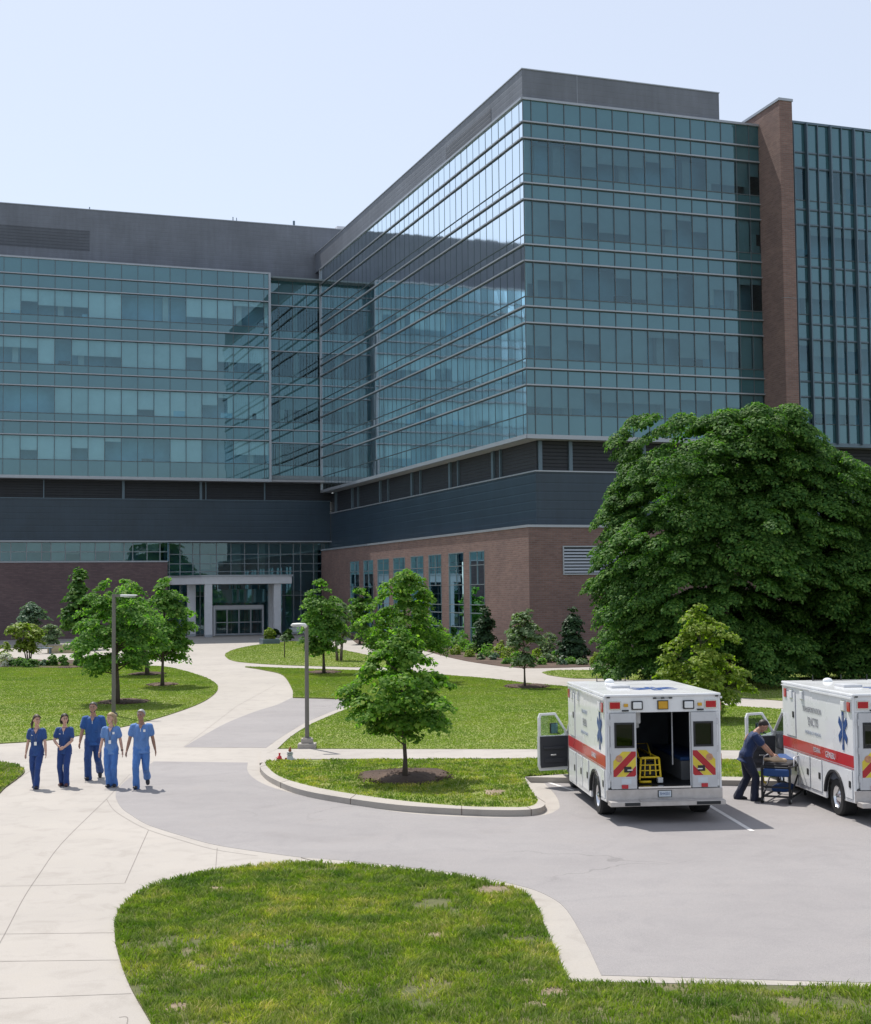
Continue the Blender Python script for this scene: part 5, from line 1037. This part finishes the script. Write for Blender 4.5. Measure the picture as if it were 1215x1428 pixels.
def ambulance(loc, rz, label, texts):
    A = empty('ambulance', loc, rz, label=label, cat='ambulance', group='ambulances parked with open doors')
    W = 1.08; Ht = 2.31; LB_ = 3.8; WY, WR = .98, .345
    TS = lambda s: (lambda v: Vector((s*(W-.045+v.z), v.x, v.y)))          # side panels
    arc = [(WY+.47*math.cos(a), .345+.47*math.sin(a)) for a in [R(175-170*i/12) for i in range(13)]]
    body = MB(['vehicle_white'])
    for s in (-1, 1):
        poly = [(.03, .36), (arc[0][0], .34)]+arc+[(arc[-1][0], .25), (LB_, .25), (LB_, Ht-.05), (.03, Ht-.05)]
        T = TS(s); n = len(poly); vs = [T(Vector((y, z, e))) for e in (0, .045) for y, z in poly]
        body.add(vs, [tuple(range(n-1, -1, -1)), tuple(range(n, 2*n))]+[(i, (i+1) % n, n+(i+1) % n, n+i) for i in range(n)])
    body.bb((-W+.045, LB_-.05, .3), (W-.045, LB_, Ht-.05)); body.bb((-W+.045, .03, .57), (W-.045, LB_-.05, .63), 'trim_black')
    body.bb((-W+.045, .03, 1.975), (W-.045, .09, Ht-.05))                    # rear header
    for s in (-1, 1): body.bb((s*.995, .03, .585), (s*(W-.045), .09, 1.975)); body.bb((s*.50, .034, .60), (s*.515, .088, 1.975))
    for s in (-1, 1): body.bb((s*.515, .045, .585), (s*.995, .088, 1.975))
    body.build('box_body', A, bevel=.012, tri=True)
    b = MB(['vehicle_white']); b.bb((-W-.012, -.0, Ht-.05), (W+.012, LB_+.03, Ht)); rf = b.build('roof', A, bevel=.02)
    for s in (-1, 1):
        b = MB(['vehicle_white']); b.bb((s*(W+.001), .02, Ht-.10), (s*(W+.035), LB_*.56, Ht-.065)); b.bb((s*(W+.001), LB_*.56-.01, Ht-.085), (s*(W+.03), LB_-.02, Ht-.06)); b.build('rain_gutter', rf)
    b = MB(['star_blue']); star(b, lambda v: Vector((v.x+.15, 1.35+v.y, Ht+.001+v.z)), .46, 'star_blue'); b.build('star_emblem', rf)
    b = MB(['panel_silver']); b.bb((-.62, 1.6, Ht), (-.25, 2.1, Ht+.05)); b.build('roof_vent', rf, bevel=.01); b = MB(['light_clear']); b.ball((-.3, 3.3, Ht+.02), (.10, .10, .06)); b.build('beacon', rf, smooth=True)
    b = MB(['trim_black'])
    for x in (-.5, .1, .65): b.tube((x, 3.6, Ht), (x, 3.6, Ht+.12), .012, .008, 6)
    b.tube((-.5, 3.6, Ht+.004), (.65, 3.6, Ht+.004), .006); b.build('antenna', rf)
    inn = MB(['ambulance_inner'])                                          # treatment room
    for s in (-1, 1): inn.bb((s*(W-.06), .1, .63), (s*(W-.05), LB_-.06, Ht-.1))
    inn.bb((-W+.06, .1, Ht-.12), (W-.06, LB_-.06, Ht-.1)); inn.bb((-W+.06, LB_-.08, .63), (W-.06, LB_-.06, Ht-.1)); inn.build('treatment_room', A)
    b = MB(['ambulance_inner']); b.bb((-W+.06, 1.0, 1.35), (-.62, LB_-.2, 2.15)); b.bb((-W+.06, 1.4, .63), (-.66, LB_-.2, 1.05)); b.build('cabinet', A, bevel=.02)
    b = MB(['cab_grey']); b.bb((.50, .7, .63), (W-.06, 2.9, 1.0)); b.bb((.48, .68, 1.0), (W-.06, 2.92, 1.07), 'mattress_blue'); b.build('bench_seat', A, bevel=.02)
    b = MB(['panel_silver']); b.tube((.30, .55, .95), (.30, .55, 1.95), .014); b.tube((.30, .55, 1.95), (.30, .55, 2.18), .014); b.build('grab_pole', A)
    b = MB(['vehicle_white']); b.bb((-.42, .5, 1.72), (-.30, .62, 2.05)); b.bb((-.34, .9, 1.6), (-.24, 1.0, 2.05)); b.build('hanging_bag', A, bevel=.03)
    for s in (-1, 1):                                                      # side livery
        T0 = lambda y, z, e=0: Vector((s*(W+.002+e), y, z))
        def plate(name, y0, y1, z0, z1, m, th=.006, parent=A, bev=0, off=0):
            q = MB([m]); q.bb((s*(W+.0015+off), y0, z0), (s*(W+.0015+off+th), y1, z1)); return q.build(name, parent, bevel=bev)
        st = plate('red_stripe', .03, LB_-.004, .985, 1.20, 'vehicle_red', .003); plate('stripe_edge', .03, LB_-.004, .955, .968, 'vehicle_red', .003, st)
        for y0, y1, z0, z1 in ((.10, .42, .42, .93), (1.62, 2.2, .34, .93), (2.26, 2.78, .34, .93), (2.95, 3.60, .30, .93), (3.02, 3.55, 1.24, 2.12)):
            d_ = plate('compartment_door', y0, y1, z0, z1, 'vehicle_white', .014, bev=.005); plate('latch', y0+.05, y0+.15, (z0+z1)/2-.06, (z0+z1)/2+.06, 'trim_black', .006, d_, off=.015)
            q = MB(['lettering_grey'])
            for a0, a1, c0, c1 in ((y0-.012, y1+.012, z1+.002, z1+.01), (y0-.012, y1+.012, z0-.01, z0-.002), (y0-.012, y0-.002, z0, z1), (y1+.002, y1+.012, z0, z1)): q.bb((s*(W+.001), a0, c0), (s*(W+.003), a1, c1))
            q.build('door_gap', d_)
        for y0, w_, z0, h_, m in ((.10, .13, 1.98, .17, 'light_red'), (3.50, .13, 2.0, .17, 'light_red'), (.36, .17, 1.98, .17, 'light_clear'), (2.55, .14, 2.02, .16, 'light_clear'), (3.15, .14, 2.0, .16, 'light_clear')):
            q = plate('warning_light' if m == 'light_red' else 'scene_light', y0, y0+w_, z0, z0+h_, m, .035, bev=.008); 
            b = MB(['chrome'])
            for a0, a1, c0, c1 in ((y0-.015, y0+w_+.015, z0-.015, z0), (y0-.015, y0+w_+.015, z0+h_, z0+h_+.015), (y0-.015, y0, z0, z0+h_), (y0+w_, y0+w_+.015, z0, z0+h_)): b.bb((s*(W+.001), a0, c0), (s*(W+.02), a1, c1))
            b.build('bezel', q)
        TT = lambda yc, zc: (lambda v: Vector((s*(W+.0075+v.z), yc+s*v.x, zc+v.y)))
        b = MB(['star_blue']); star(b, lambda v: TT(.50, 1.62)(Vector((v.x*.62, v.y, v.z))), .36, 'star_blue'); b.build('star_emblem', A)
        for (tx, yc, zc, sz, sx, mt) in texts: text_mesh(tx, sz, TT(yc, zc), mt, 'lettering', A, .001, sx)
        b = MB(['trim_black']); P_ = [(WY+.50*math.cos(a), .345+.50*math.sin(a)) for a in [R(176-172*i/14) for i in range(15)]]; Q_ = [(WY+.445*math.cos(a), .345+.445*math.sin(a)) for a in [R(176-172*i/14) for i in range(15)]]
        n = 15; vs = [(s*(W-.02), y, z) for y, z in P_]+[(s*(W+.035), y, z) for y, z in P_]+[(s*(W+.035), y, z) for y, z in Q_]+[(s*(W-.02), y, z) for y, z in Q_]
        b.add(vs, [(r*n+i, r*n+i+1, ((r+1) % 4)*n+i+1, ((r+1) % 4)*n+i) for r in range(4) for i in range(n-1)]); b.build('wheel_arch', A)
    # wheels
    def wheel(x, y, wd, s):
        b = MB(['rubber']); n = 28; rr = WR; pr = [(rr*.60, -wd/2), (rr*.93, -wd/2), (rr, -wd*.36), (rr, wd*.36), (rr*.93, wd/2), (rr*.60, wd/2)]
        vs = [(x+e, y+r_*math.cos(2*math.pi*k/n), rr+r_*math.sin(2*math.pi*k/n)) for r_, e in pr for k in range(n)]
        b.add(vs, [(i*n+k, i*n+(k+1) % n, (i+1)*n+(k+1) % n, (i+1)*n+k) for i in range(5) for k in range(n)]+[(5*n+k, 5*n+(k+1) % n, (k+1) % n, k) for k in range(n)])
        t = b.build('wheel', A, smooth=False); b = MB(['chrome']); o_ = s*wd/2
        pr = [(rr*.62, 0), (rr*.58, -s*.03), (rr*.46, -s*.085), (rr*.30, -s*.05), (rr*.2, -s*.01), (.02, 0)]
        vs = [(x+o_+e, y+r_*math.cos(2*math.pi*k/n), rr+r_*math.sin(2*math.pi*k/n)) for r_, e in pr for k in range(n)]
        b.add(vs, [(i*n+k, i*n+(k+1) % n, (i+1)*n+(k+1) % n, (i+1)*n+k) for i in range(5) for k in range(n)]); b.build('rim', t, smooth=True)
    for s in (-1, 1): wheel(s*.90, WY, .30, s); wheel(s*.80, 4.55, .22, s)
    b = MB(['trim_black']); b.bb((-.75, .25, .34), (.75, 5.2, .52)); b.tube((-.8, WY, .345), (.8, WY, .345), .07); b.tube((-.7, 4.55, .345), (.7, 4.55, .345), .05); b.build('chassis', A)
    # rear: doors folded back flat, lights, bumper
    for s in (-1, 1):
        x0, x1 = (.515, .985); fx = lambda a: s*a
        b = MB(['panel_silver']); wz0, wz1, wx0, wx1 = 1.36, 1.78, .57, .90
        for a0, a1, c0, c1 in ((x0, wx0, .60, 1.965), (wx1, x1, .60, 1.965), (wx0, wx1, .60, wz0), (wx0, wx1, wz1, 1.965)): b.bb((fx(a0), -.025, c0), (fx(a1), .03, c1))
        dr = b.build('rear_door', A)
        b = MB(['vehicle_glass']); b.bb((fx(wx0), -.012, wz0), (fx(wx1), .0, wz1)); wn = b.build('window', dr)
        b = MB(['trim_black'])
        for a0, a1, c0, c1 in ((wx0-.02, wx0+.015, wz0-.02, wz1+.02), (wx1-.015, wx1+.02, wz0-.02, wz1+.02), (wx0+.015, wx1-.015, wz0-.02, wz0+.015), (wx0+.015, wx1-.015, wz1-.015, wz1+.02)): b.bb((fx(a0), -.034, c0), (fx(a1), -.02, c1))
        b.build('window_frame', wn)
        cz0, cz1 = .82, 1.275; cx0, cx1 = .53, .95; b = MB(['panel_silver', 'chevron_yellow', 'chevron_red']); b.bb((fx(cx0), -.030, .66), (fx(cx1), -.0255, cz1))
        # diagonal bands falling outwards from the opening, clipped to the panel
        wp = cx1-cx0
        def clip(poly):
            for (ax_, sg, lim) in ((0, 1, 0), (0, -1, -wp), (1, 1, 0), (1, -1, -(cz1-cz0))):
                o_ = []
                for i in range(len(poly)):
                    p, q = poly[i], poly[(i+1) % len(poly)]; fp, fq = p[ax_]*sg-lim, q[ax_]*sg-lim
                    if fp >= 0: o_.append(p)
                    if (fp >= 0) != (fq >= 0): t = fp/(fp-fq); o_.append((p[0]+(q[0]-p[0])*t, p[1]+(q[1]-p[1])*t))
                poly = o_
                if not poly: break
            return poly
        for i, m in enumerate(['chevron_red', 'chevron_yellow', 'chevron_red', 'chevron_yellow']):
            c0 = .03+i*.17; wB = .165     # band along x + z = const, x measured from the opening
            poly = clip([(-.5, c0+.5+.0), (1, c0-1), (1, c0-1+wB), (-.5, c0+.5+wB)]) if True else []
            if len(poly) > 2: 
                vs = [Vector((fx(cx0+p[0]), -.031-.0002*i, cz0+p[1])) for p in poly]; b.add(vs, [tuple(range(len(vs)))], m)
        b.build('chevron_panel', dr)
        b = MB(['trim_black']); b.bb((fx(.62), -.055, .90), (fx(.75), -.028, 1.0)); b.bb((fx(.60), -.075, .93), (fx(.70), -.055, .955), 'chrome'); b.build('handle', dr, bevel=.006)
        b = MB(['print_orange']); b.loft([(fx(.84), -.029, 1.15), (fx(.84), -.038, 1.15)], [(.065, .065)]*2, 12); b.build('round_label', dr)
        b = MB(['light_red']); b.bb((fx(.68), -.045, .605), (fx(.80), -.026, .675)); b.build('tail_light', dr, bevel=.005)
        b = MB(['plate_white']); b.bb((fx(.62), -.034, .69), (fx(.80), -.031, .78)); lb = b.build('small_label', dr)
        b = MB(['panel_silver']); 
        for z in (.8, 1.3, 1.8): b.tube((fx(x1+.012), -.02, z-.06), (fx(x1+.012), -.02, z+.06), .014, .014, 8)
        b.build('hinge', dr)
        b = MB(['light_red']); b.bb((fx(.80), -.02, 2.05), (fx(.99), .03, 2.17)); lt = b.build('warning_light', A, bevel=.01); b = MB(['chrome']); b.bb((fx(.785), .0, 2.035), (fx(1.005), .029, 2.185)); b.build('bezel', lt)
        b = MB(['light_clear']); b.bb((fx(.40), -.03, 2.045), (fx(.56), .03, 2.165)); lt = b.build('scene_light', A, bevel=.012); b = MB(['trim_black']); b.bb((fx(.375), -.005, 2.025), (fx(.585), .029, 2.185)); b.build('bezel', lt, bevel=.01)
        b = MB(['light_amber']); b.bb((fx(.65), -.015, 2.08), (fx(.73), .03, 2.14)); b.build('side_marker', A, bevel=.01)
        b = MB(['trim_black']); b.bb((fx(.64), .0, 2.0), (fx(.76), .029, 2.025)); b.bb((fx(.985), .0, 2.245), (fx(1.04), .029, 2.27)); b.build('grab_slot', A)
        b = MB(['trim_black']); b.bb((fx(.52), -.295, .33), (fx(.80 if s < 0 else .96), -.285, .385)); b.build('bumper_pad', A)
        b = MB(['light_red']); b.bb((fx(1.0), .02, 1.25), (fx(1.03), .032, 1.6)); 
    b = MB(['light_amber']); b.bb((-.085, -.02, 2.04), (.085, .03, 2.175)); b.bb((-.06, -.028, 2.06), (.06, -.02, 2.155)); lt = b.build('amber_light', A, bevel=.01)
    b = MB(['trim_black']); b.bb((-.10, .0, 2.025), (.10, .029, 2.19)); b.build('bezel', lt)
    b = MB(['trim_black'])
    for x in (-.15, 0, .15): b.bb((x-.03, .01, 2.22), (x+.03, .029, 2.245))
    b.bb((-.15, .018, 2.228), (.15, .029, 2.237)); b.build('clearance_lights', A)
    b = MB(['diamond_plate']); b.bb((-W, -.01, .36), (W, .03, .585)); b.build('kick_plate', A, bevel=.008)
    b = MB(['diamond_plate']); b.bb((-W+.02, -.28, .315), (W-.02, -.012, .40)); b.bb((-.5, -.29, .40), (.5, -.06, .415)); bp = b.build('bumper', A, bevel=.015)
    b = MB(['trim_black']); b.bb((-.13, -.022, .435), (.13, -.0105, .56)); b.build('plate_frame', A)
    b = MB(['plate_white']); b.bb((-.115, -.027, .445), (.115, -.0225, .55)); pl = b.build('license_plate', A)
    text_mesh('BH4501', .075, lambda v: Vector((v.x, -.028-v.z, .497+v.y)), 'star_blue', 'plate_number', pl, .0005, .78)
    b = MB(['chrome']); b.bb((-.49, -.035, .60), (.49, .09, .632)); b.build('threshold', A)
    # cab
    cw = .93; c = MB(['vehicle_white'])
    c.bb((-cw, LB_+.01, 1.60), (cw, 4.35, 1.68)); c.bb((-cw, LB_+.01, .30), (cw, 4.9, .38), 'cab_grey')
    prof = [(4.93, .32), (5.75, .32), (5.80, .55), (5.76, .92), (5.62, 1.02), (4.93, 1.16)]; n = len(prof)
    c.add([(x, y, z) for x in (-cw, cw) for y, z in prof], [tuple(range(n)), tuple(range(2*n-1, n-1, -1))]+[(i, n+i, n+(i+1) % n, (i+1) % n) for i in range(n)])
    for s in (-1, 1): c.hexa([(s*cw, 4.92, 1.12), (s*cw, 4.98, 1.12), (s*(cw-.06), 4.98, 1.12), (s*(cw-.06), 4.92, 1.12), (s*cw, 4.30, 1.62), (s*cw, 4.36, 1.62), (s*(cw-.06), 4.36, 1.62), (s*(cw-.06), 4.30, 1.62)]); c.bb((s*cw, LB_+.01, .38), (s*(cw-.07), LB_+.14, 1.60))
    c.build('cab', A, bevel=.012)
    b = MB(['vehicle_glass']); b.add([(-cw+.06, 4.96, 1.15), (cw-.06, 4.96, 1.15), (cw-.06, 4.34, 1.61), (-cw+.06, 4.34, 1.61)], [(0, 1, 2, 3)]); b.build('windshield', A)
    b = MB(['cab_grey']); b.bb((-cw+.05, 4.62, .80), (cw-.05, 4.92, 1.12)); b.build('dashboard', A, bevel=.04)
    for s in (-1, 1): b = MB(['cab_grey']); b.bb((s*.18, 3.95, .38), (s*.72, 4.5, .78)); b.bb((s*.18, 3.9, .78), (s*.72, 4.05, 1.38)); b.build('seat', A, bevel=.05)
    b = MB(['trim_black']); n = 20; vs = []
    for i in range(n): a = 2*math.pi*i/n; vs.append(Vector((-.45+.17*math.cos(a), 4.55-.06*math.sin(a), .98+.16*math.sin(a))))
    b.loft(vs+[vs[0]], [.014]*(n+1), 6); b.build('steering_wheel', A)
    for s in (-1, 1): b = MB(['light_clear']); b.bb((s*.62, 5.75, .68), (s*.88, 5.80, .88)); b.build('headlight', A, bevel=.01)
    b = MB(['trim_black']); b.bb((-.55, 5.765, .62), (.55, 5.80, .88)); b.build('grille', A); b = MB(['chrome']); b.bb((-cw, 5.78, .34), (cw, 5.90, .54)); b.build('front_bumper', A, bevel=.02)
    def cab_door(s, ang):
        D = empty('cab_door', (s*(cw-.0), 4.90, 0), 0); D.parent = A; D.rotation_euler = (0, 0, ang)
        if ang: D.scale = (.95, .95, .96); D.location.z = .035; D.location.x += .02
        # outline in (distance back from the hinge, height); outer skin away from the cab
        O = [(.0, .34), (.68, .33), (.72, .42), (.72, 1.50), (.68, 1.60), (.30, 1.61), (.03, 1.16)]; I = [(.09, 1.09), (.66, 1.09), (.66, 1.50), (.63, 1.555), (.33, 1.555), (.09, 1.17)]
        b = MB(['vehicle_white']); X0, X1 = s*.0, s*-.07
        lo = [(.0, .34), (.68, .33), (.72, .42), (.72, 1.08), (.02, 1.08)]
        P = lambda q, x: (x, -q[0], q[1])
        n = len(lo); b.add([P(q, x) for x in (X0, X1) for q in lo], [tuple(range(n)), tuple(range(2*n-1, n-1, -1))]+[(i, (i+1) % n, n+(i+1) % n, n+i) for i in range(n)])
        up = [(.02, 1.08), (.72, 1.08), (.72, 1.50), (.68, 1.60), (.30, 1.61), (.02, 1.17)]; ui = [(.08, 1.10), (.66, 1.10), (.66, 1.50), (.64, 1.55), (.32, 1.555), (.08, 1.19)]; n = len(up)
        b.add([P(q, x) for x in (X0, X1) for r_ in (up, ui) for q in r_], [f for i in range(n) for f in ((i, (i+1) % n, n+(i+1) % n, n+i), (2*n+i, 3*n+i, 3*n+(i+1) % n, 2*n+(i+1) % n), (i, 2*n+i, 2*n+(i+1) % n, (i+1) % n), (n+i, n+(i+1) % n, 3*n+(i+1) % n, 3*n+i))])
        sk_ = b.build('door_shell', D, bevel=.008)
        b = MB(['door_trim']); xa, xb = (X1, X1-s*.03); tr_ = [(.05, .42), (.66, .40), (.675, .46), (.675, 1.075), (.03, 1.075)]; n = 5
        b.add([P(q, x) for x in (xa, xb) for q in tr_], [tuple(range(n)), tuple(range(2*n-1, n-1, -1))]+[(i, (i+1) % n, n+(i+1) % n, n+i) for i in range(n)]); b.bb((xb, -.62, .80), (xb-s*.05, -.12, .86)); b.bb((xb, -.60, .50), (xb-s*.03, -.10, .60)); b.build('inner_panel', D, bevel=.01)
        b = MB(['chrome']); b.bb((xb-s*.05, -.46, .66), (xb-s*.0, -.32, .70)); b.build('handle', D, bevel=.008)
        b = MB(['clear_glass']); q = [P(v, s*-.035) for v in ui]; b.add(q, [tuple(range(len(q)))]); b.build('window', D)
        b = MB(['trim_black']); b.bb((s*.0, -.22, 1.12), (s*.22, -.18, 1.15)); b.bb((s*.12, -.36, 1.12), (s*.20, -.18, 1.36)); mr = b.build('side_mirror', D, bevel=.02); b = MB(['mirror_teal']); b.bb((s*.112, -.345, 1.135), (s*.1195, -.195, 1.345)); b.build('mirror_glass', mr)  # turquoise reflection is put into the mirror glass colour
        return D
    cab_door(-1, R(-80)); cab_door(1, 0)
    return A
rear1 = (G(845, 1133, 0)+G(1007, 1133, 0))/2
def placeveh(pl, pr_, z, fl):                                              # from rear top corners and the front top left corner
    a, b_ = G(*pl, z), G(*pr_, z); f = G(*fl, z); return a, b_, f
a, b_, f = placeveh((842.6, 969.4), (1005.4, 965.8), 2.31, (796.8, 948.6)); ctr = (a+b_)/2; print('AMB1', a, b_, f, (b_-a).length, (f-a).length)
dv = (f-a).normalized(); yaw1 = math.atan2(-dv.x, dv.y); yaw1 = (yaw1*.6+math.atan2((b_-a).y, (b_-a).x)*.4)
amb1 = ambulance((ctr.x, ctr.y, 0), yaw1, 'white ambulance showing open rear doors with yellow stretcher inside', [('TRANSPORT', 2.0, 1.83, .115, .9, 'lettering_blue'), ('EREBI.', 1.95, 1.62, .20, .8, 'lettering_grey'), ('EMERGENCY SERVICE', 2.0, 1.42, .085, .9, 'lettering_blue'), ('GENSBU', 1.1, 1.09, .13, .9, 'plate_white'), ('131', .26, .74, .20, .55, 'star_blue')])
a2 = G(1189.4, 968, 2.31); f2 = G(1086.7, 948.6, 2.31); print('AMB2', a2, f2, (f2-a2).length)
dv = (f2-a2).normalized(); yaw2 = math.atan2(-dv.x, dv.y); c2 = a2+Vector((math.cos(yaw2), math.sin(yaw2), 0))*1.08
amb2 = ambulance((c2.x, c2.y, 0), yaw2, 'white ambulance partly cut by the photo edge with blue six pointed star on its side', [('TRANSPORTATION', 2.1, 1.84, .15, .78, 'lettering_grey'), ("'ENCTIS", 2.05, 1.61, .23, .72, 'lettering_grey'), ('EMERGENCY MEDICAL', 2.05, 1.40, .09, .95, 'lettering_blue'), ('FEDERAL', 1.86, 1.10, .12, .8, 'plate_white'), ('GENSBU', 1.16, 1.08, .16, .85, 'plate_white'), ('131', .24, .72, .20, .6, 'star_blue')])
# yellow stretcher inside the first ambulance
M1 = Matrix.Translation((ctr.x, ctr.y, 0)) @ Matrix.Rotation(yaw1, 4, 'Z')
p = M1 @ Vector((-.18, .30, .635))
st = empty('stretcher', p, yaw1, label='yellow framed stretcher standing inside the open ambulance', cat='stretcher')
b = MB(['stretcher_yellow'])
for s in (-1, 1): b.limb([(s*.20, .05, .08), (s*.17, .05, .46), (s*.17, 1.7, .46)], [.020]*3, 8); b.limb([(s*.2, 1.4, .06), (s*.17, 1.5, .46)], [.018]*2, 8)
b.limb([(-.15, .05, .47), (.15, .05, .47)], [.024]*2, 8); b.limb([(-.19, .05, .12), (.19, .05, .12)], [.018]*2, 8); b.bb((-.22, -.03, .02), (.0, .03, .06))
for s in (-1, 1): b.limb([(s*.11, .04, .12), (s*.09, .04, .46)], [.013]*2, 8); b.limb([(s*.2, .3, .06), (s*.18, 1.3, .44)], [.015]*2, 8)
for z in (.24, .34): b.limb([(-.18, .045, z), (.18, .045, z)], [.011]*2, 8)
b.limb([(-.12, .5, .47), (-.12, .75, .66), (.12, .75, .66), (.12, .5, .47)], [.016]*4, 8); b.build('frame', st, smooth=True)
b = MB(['mattress_black']); b.bb((-.16, .10, .40), (.16, 1.65, .44)); b.bb((-.15, .09, .14), (.15, .14, .38)); b.build('mattress', st, bevel=.02)
b = MB(['stretcher_yellow']); b.limb([(.0, .06, .18), (.0, .06, .33)], [.018]*2, 8); b.build('strap', st)
b = MB(['panel_silver']); b.bb((.12, -.05, .02), (.22, .05, .12)); b.build('foot_bracket', st, bevel=.01)
for s in (-1, 1):
    for y in (.08, 1.5): b = MB(['rubber']); b.tube((s*.2-.015, y, .04), (s*.2+.015, y, .04), .045, .045, 12); b.build('wheel', st)
# blue stretcher handled by the medic
near = G(1083, 1121, 0); az = R(-27)
sc = empty('stretcher', near, az, label='blue stretcher on a black wheeled frame beside the second ambulance', cat='stretcher')
b = MB(['trim_black']); sw_ = .27; L = 1.35
for s in (-1, 1):
    b.limb([(s*sw_, 0, .10), (s*sw_, 0, .72)], [.026]*2, 8); b.limb([(s*sw_, L, .10), (s*sw_, L, .70)], [.022]*2, 8); b.limb([(s*sw_, 0, .12), (s*sw_, L, .12)], [.022]*2, 8); b.limb([(s*sw_, 0, .70), (s*sw_, L, .70)], [.022]*2, 8); b.limb([(s*sw_, .1, .15), (s*sw_, L*.75, .66)], [.018]*2, 8)
for y, z in ((0, .14), (L, .14), (0, .70), (L, .70), (0, .32), (L*.5, .68)): b.limb([(-sw_, y, z), (sw_, y, z)], [.02]*2, 8)
b.build('frame', sc, smooth=True)
b = MB(['mattress_black']); b.bb((-sw_+.02, .02, .70), (sw_-.02, L*.62, .77)); b.build('mattress', sc, bevel=.03)
b = MB(['mattress_blue']); b.hexa([(-sw_+.02, L*.62, .71), (sw_-.02, L*.62, .71), (sw_-.02, L*.98, .76), (-sw_+.02, L*.98, .76), (-sw_+.02, L*.62, .78), (sw_-.02, L*.62, .78), (sw_-.02, L*.97, .83), (-sw_+.02, L*.97, .83)]); b.build('backrest', sc, bevel=.02)
b = MB(['mattress_blue']); b.bb((-sw_+.03, -.05, .53), (sw_-.0, .20, .68)); b.build('kit_bag', sc, bevel=.03); 
b = MB(['mattress_blue']); b.bb((-.15, .20, .20), (.20, .75, .32)); b.build('lower_bag', sc, bevel=.05)
b = MB(['panel_silver'])
for s in (-1, 1): b.limb([(s*(sw_+.03), .25, .72), (s*(sw_+.03), .30, .88), (s*(sw_+.03), .80, .88), (s*(sw_+.03), .85, .72)], [.013]*4, 6)
b.build('side_rail', sc, smooth=True)
b = MB(['stretcher_yellow']); b.limb([(-sw_-.03, .12, .66), (-sw_-.05, .3, .38), (-sw_-.02, .5, .30)], [.03, .022, .015], 8); b.build('strap', sc, smooth=True)
b = MB(['glove_tan']); b.limb([(-.24, .16, .83), (-.05, .14, .85), (.16, .16, .83)], [(.05, .035), (.07, .045), (.05, .03)], 12); b.build('folded_blanket', sc, smooth=True)
for s in (-1, 1):
    for y in (0, L):
        b = MB(['rubber']); b.tube((s*sw_-.02, y, .07), (s*sw_+.02, y, .07), .07, .07, 16); wh = b.build('wheel', sc); b = MB(['panel_silver']); b.tube((s*sw_-.024, y, .07), (s*sw_+.024, y, .07), .03, .03, 10); b.build('hub', wh)
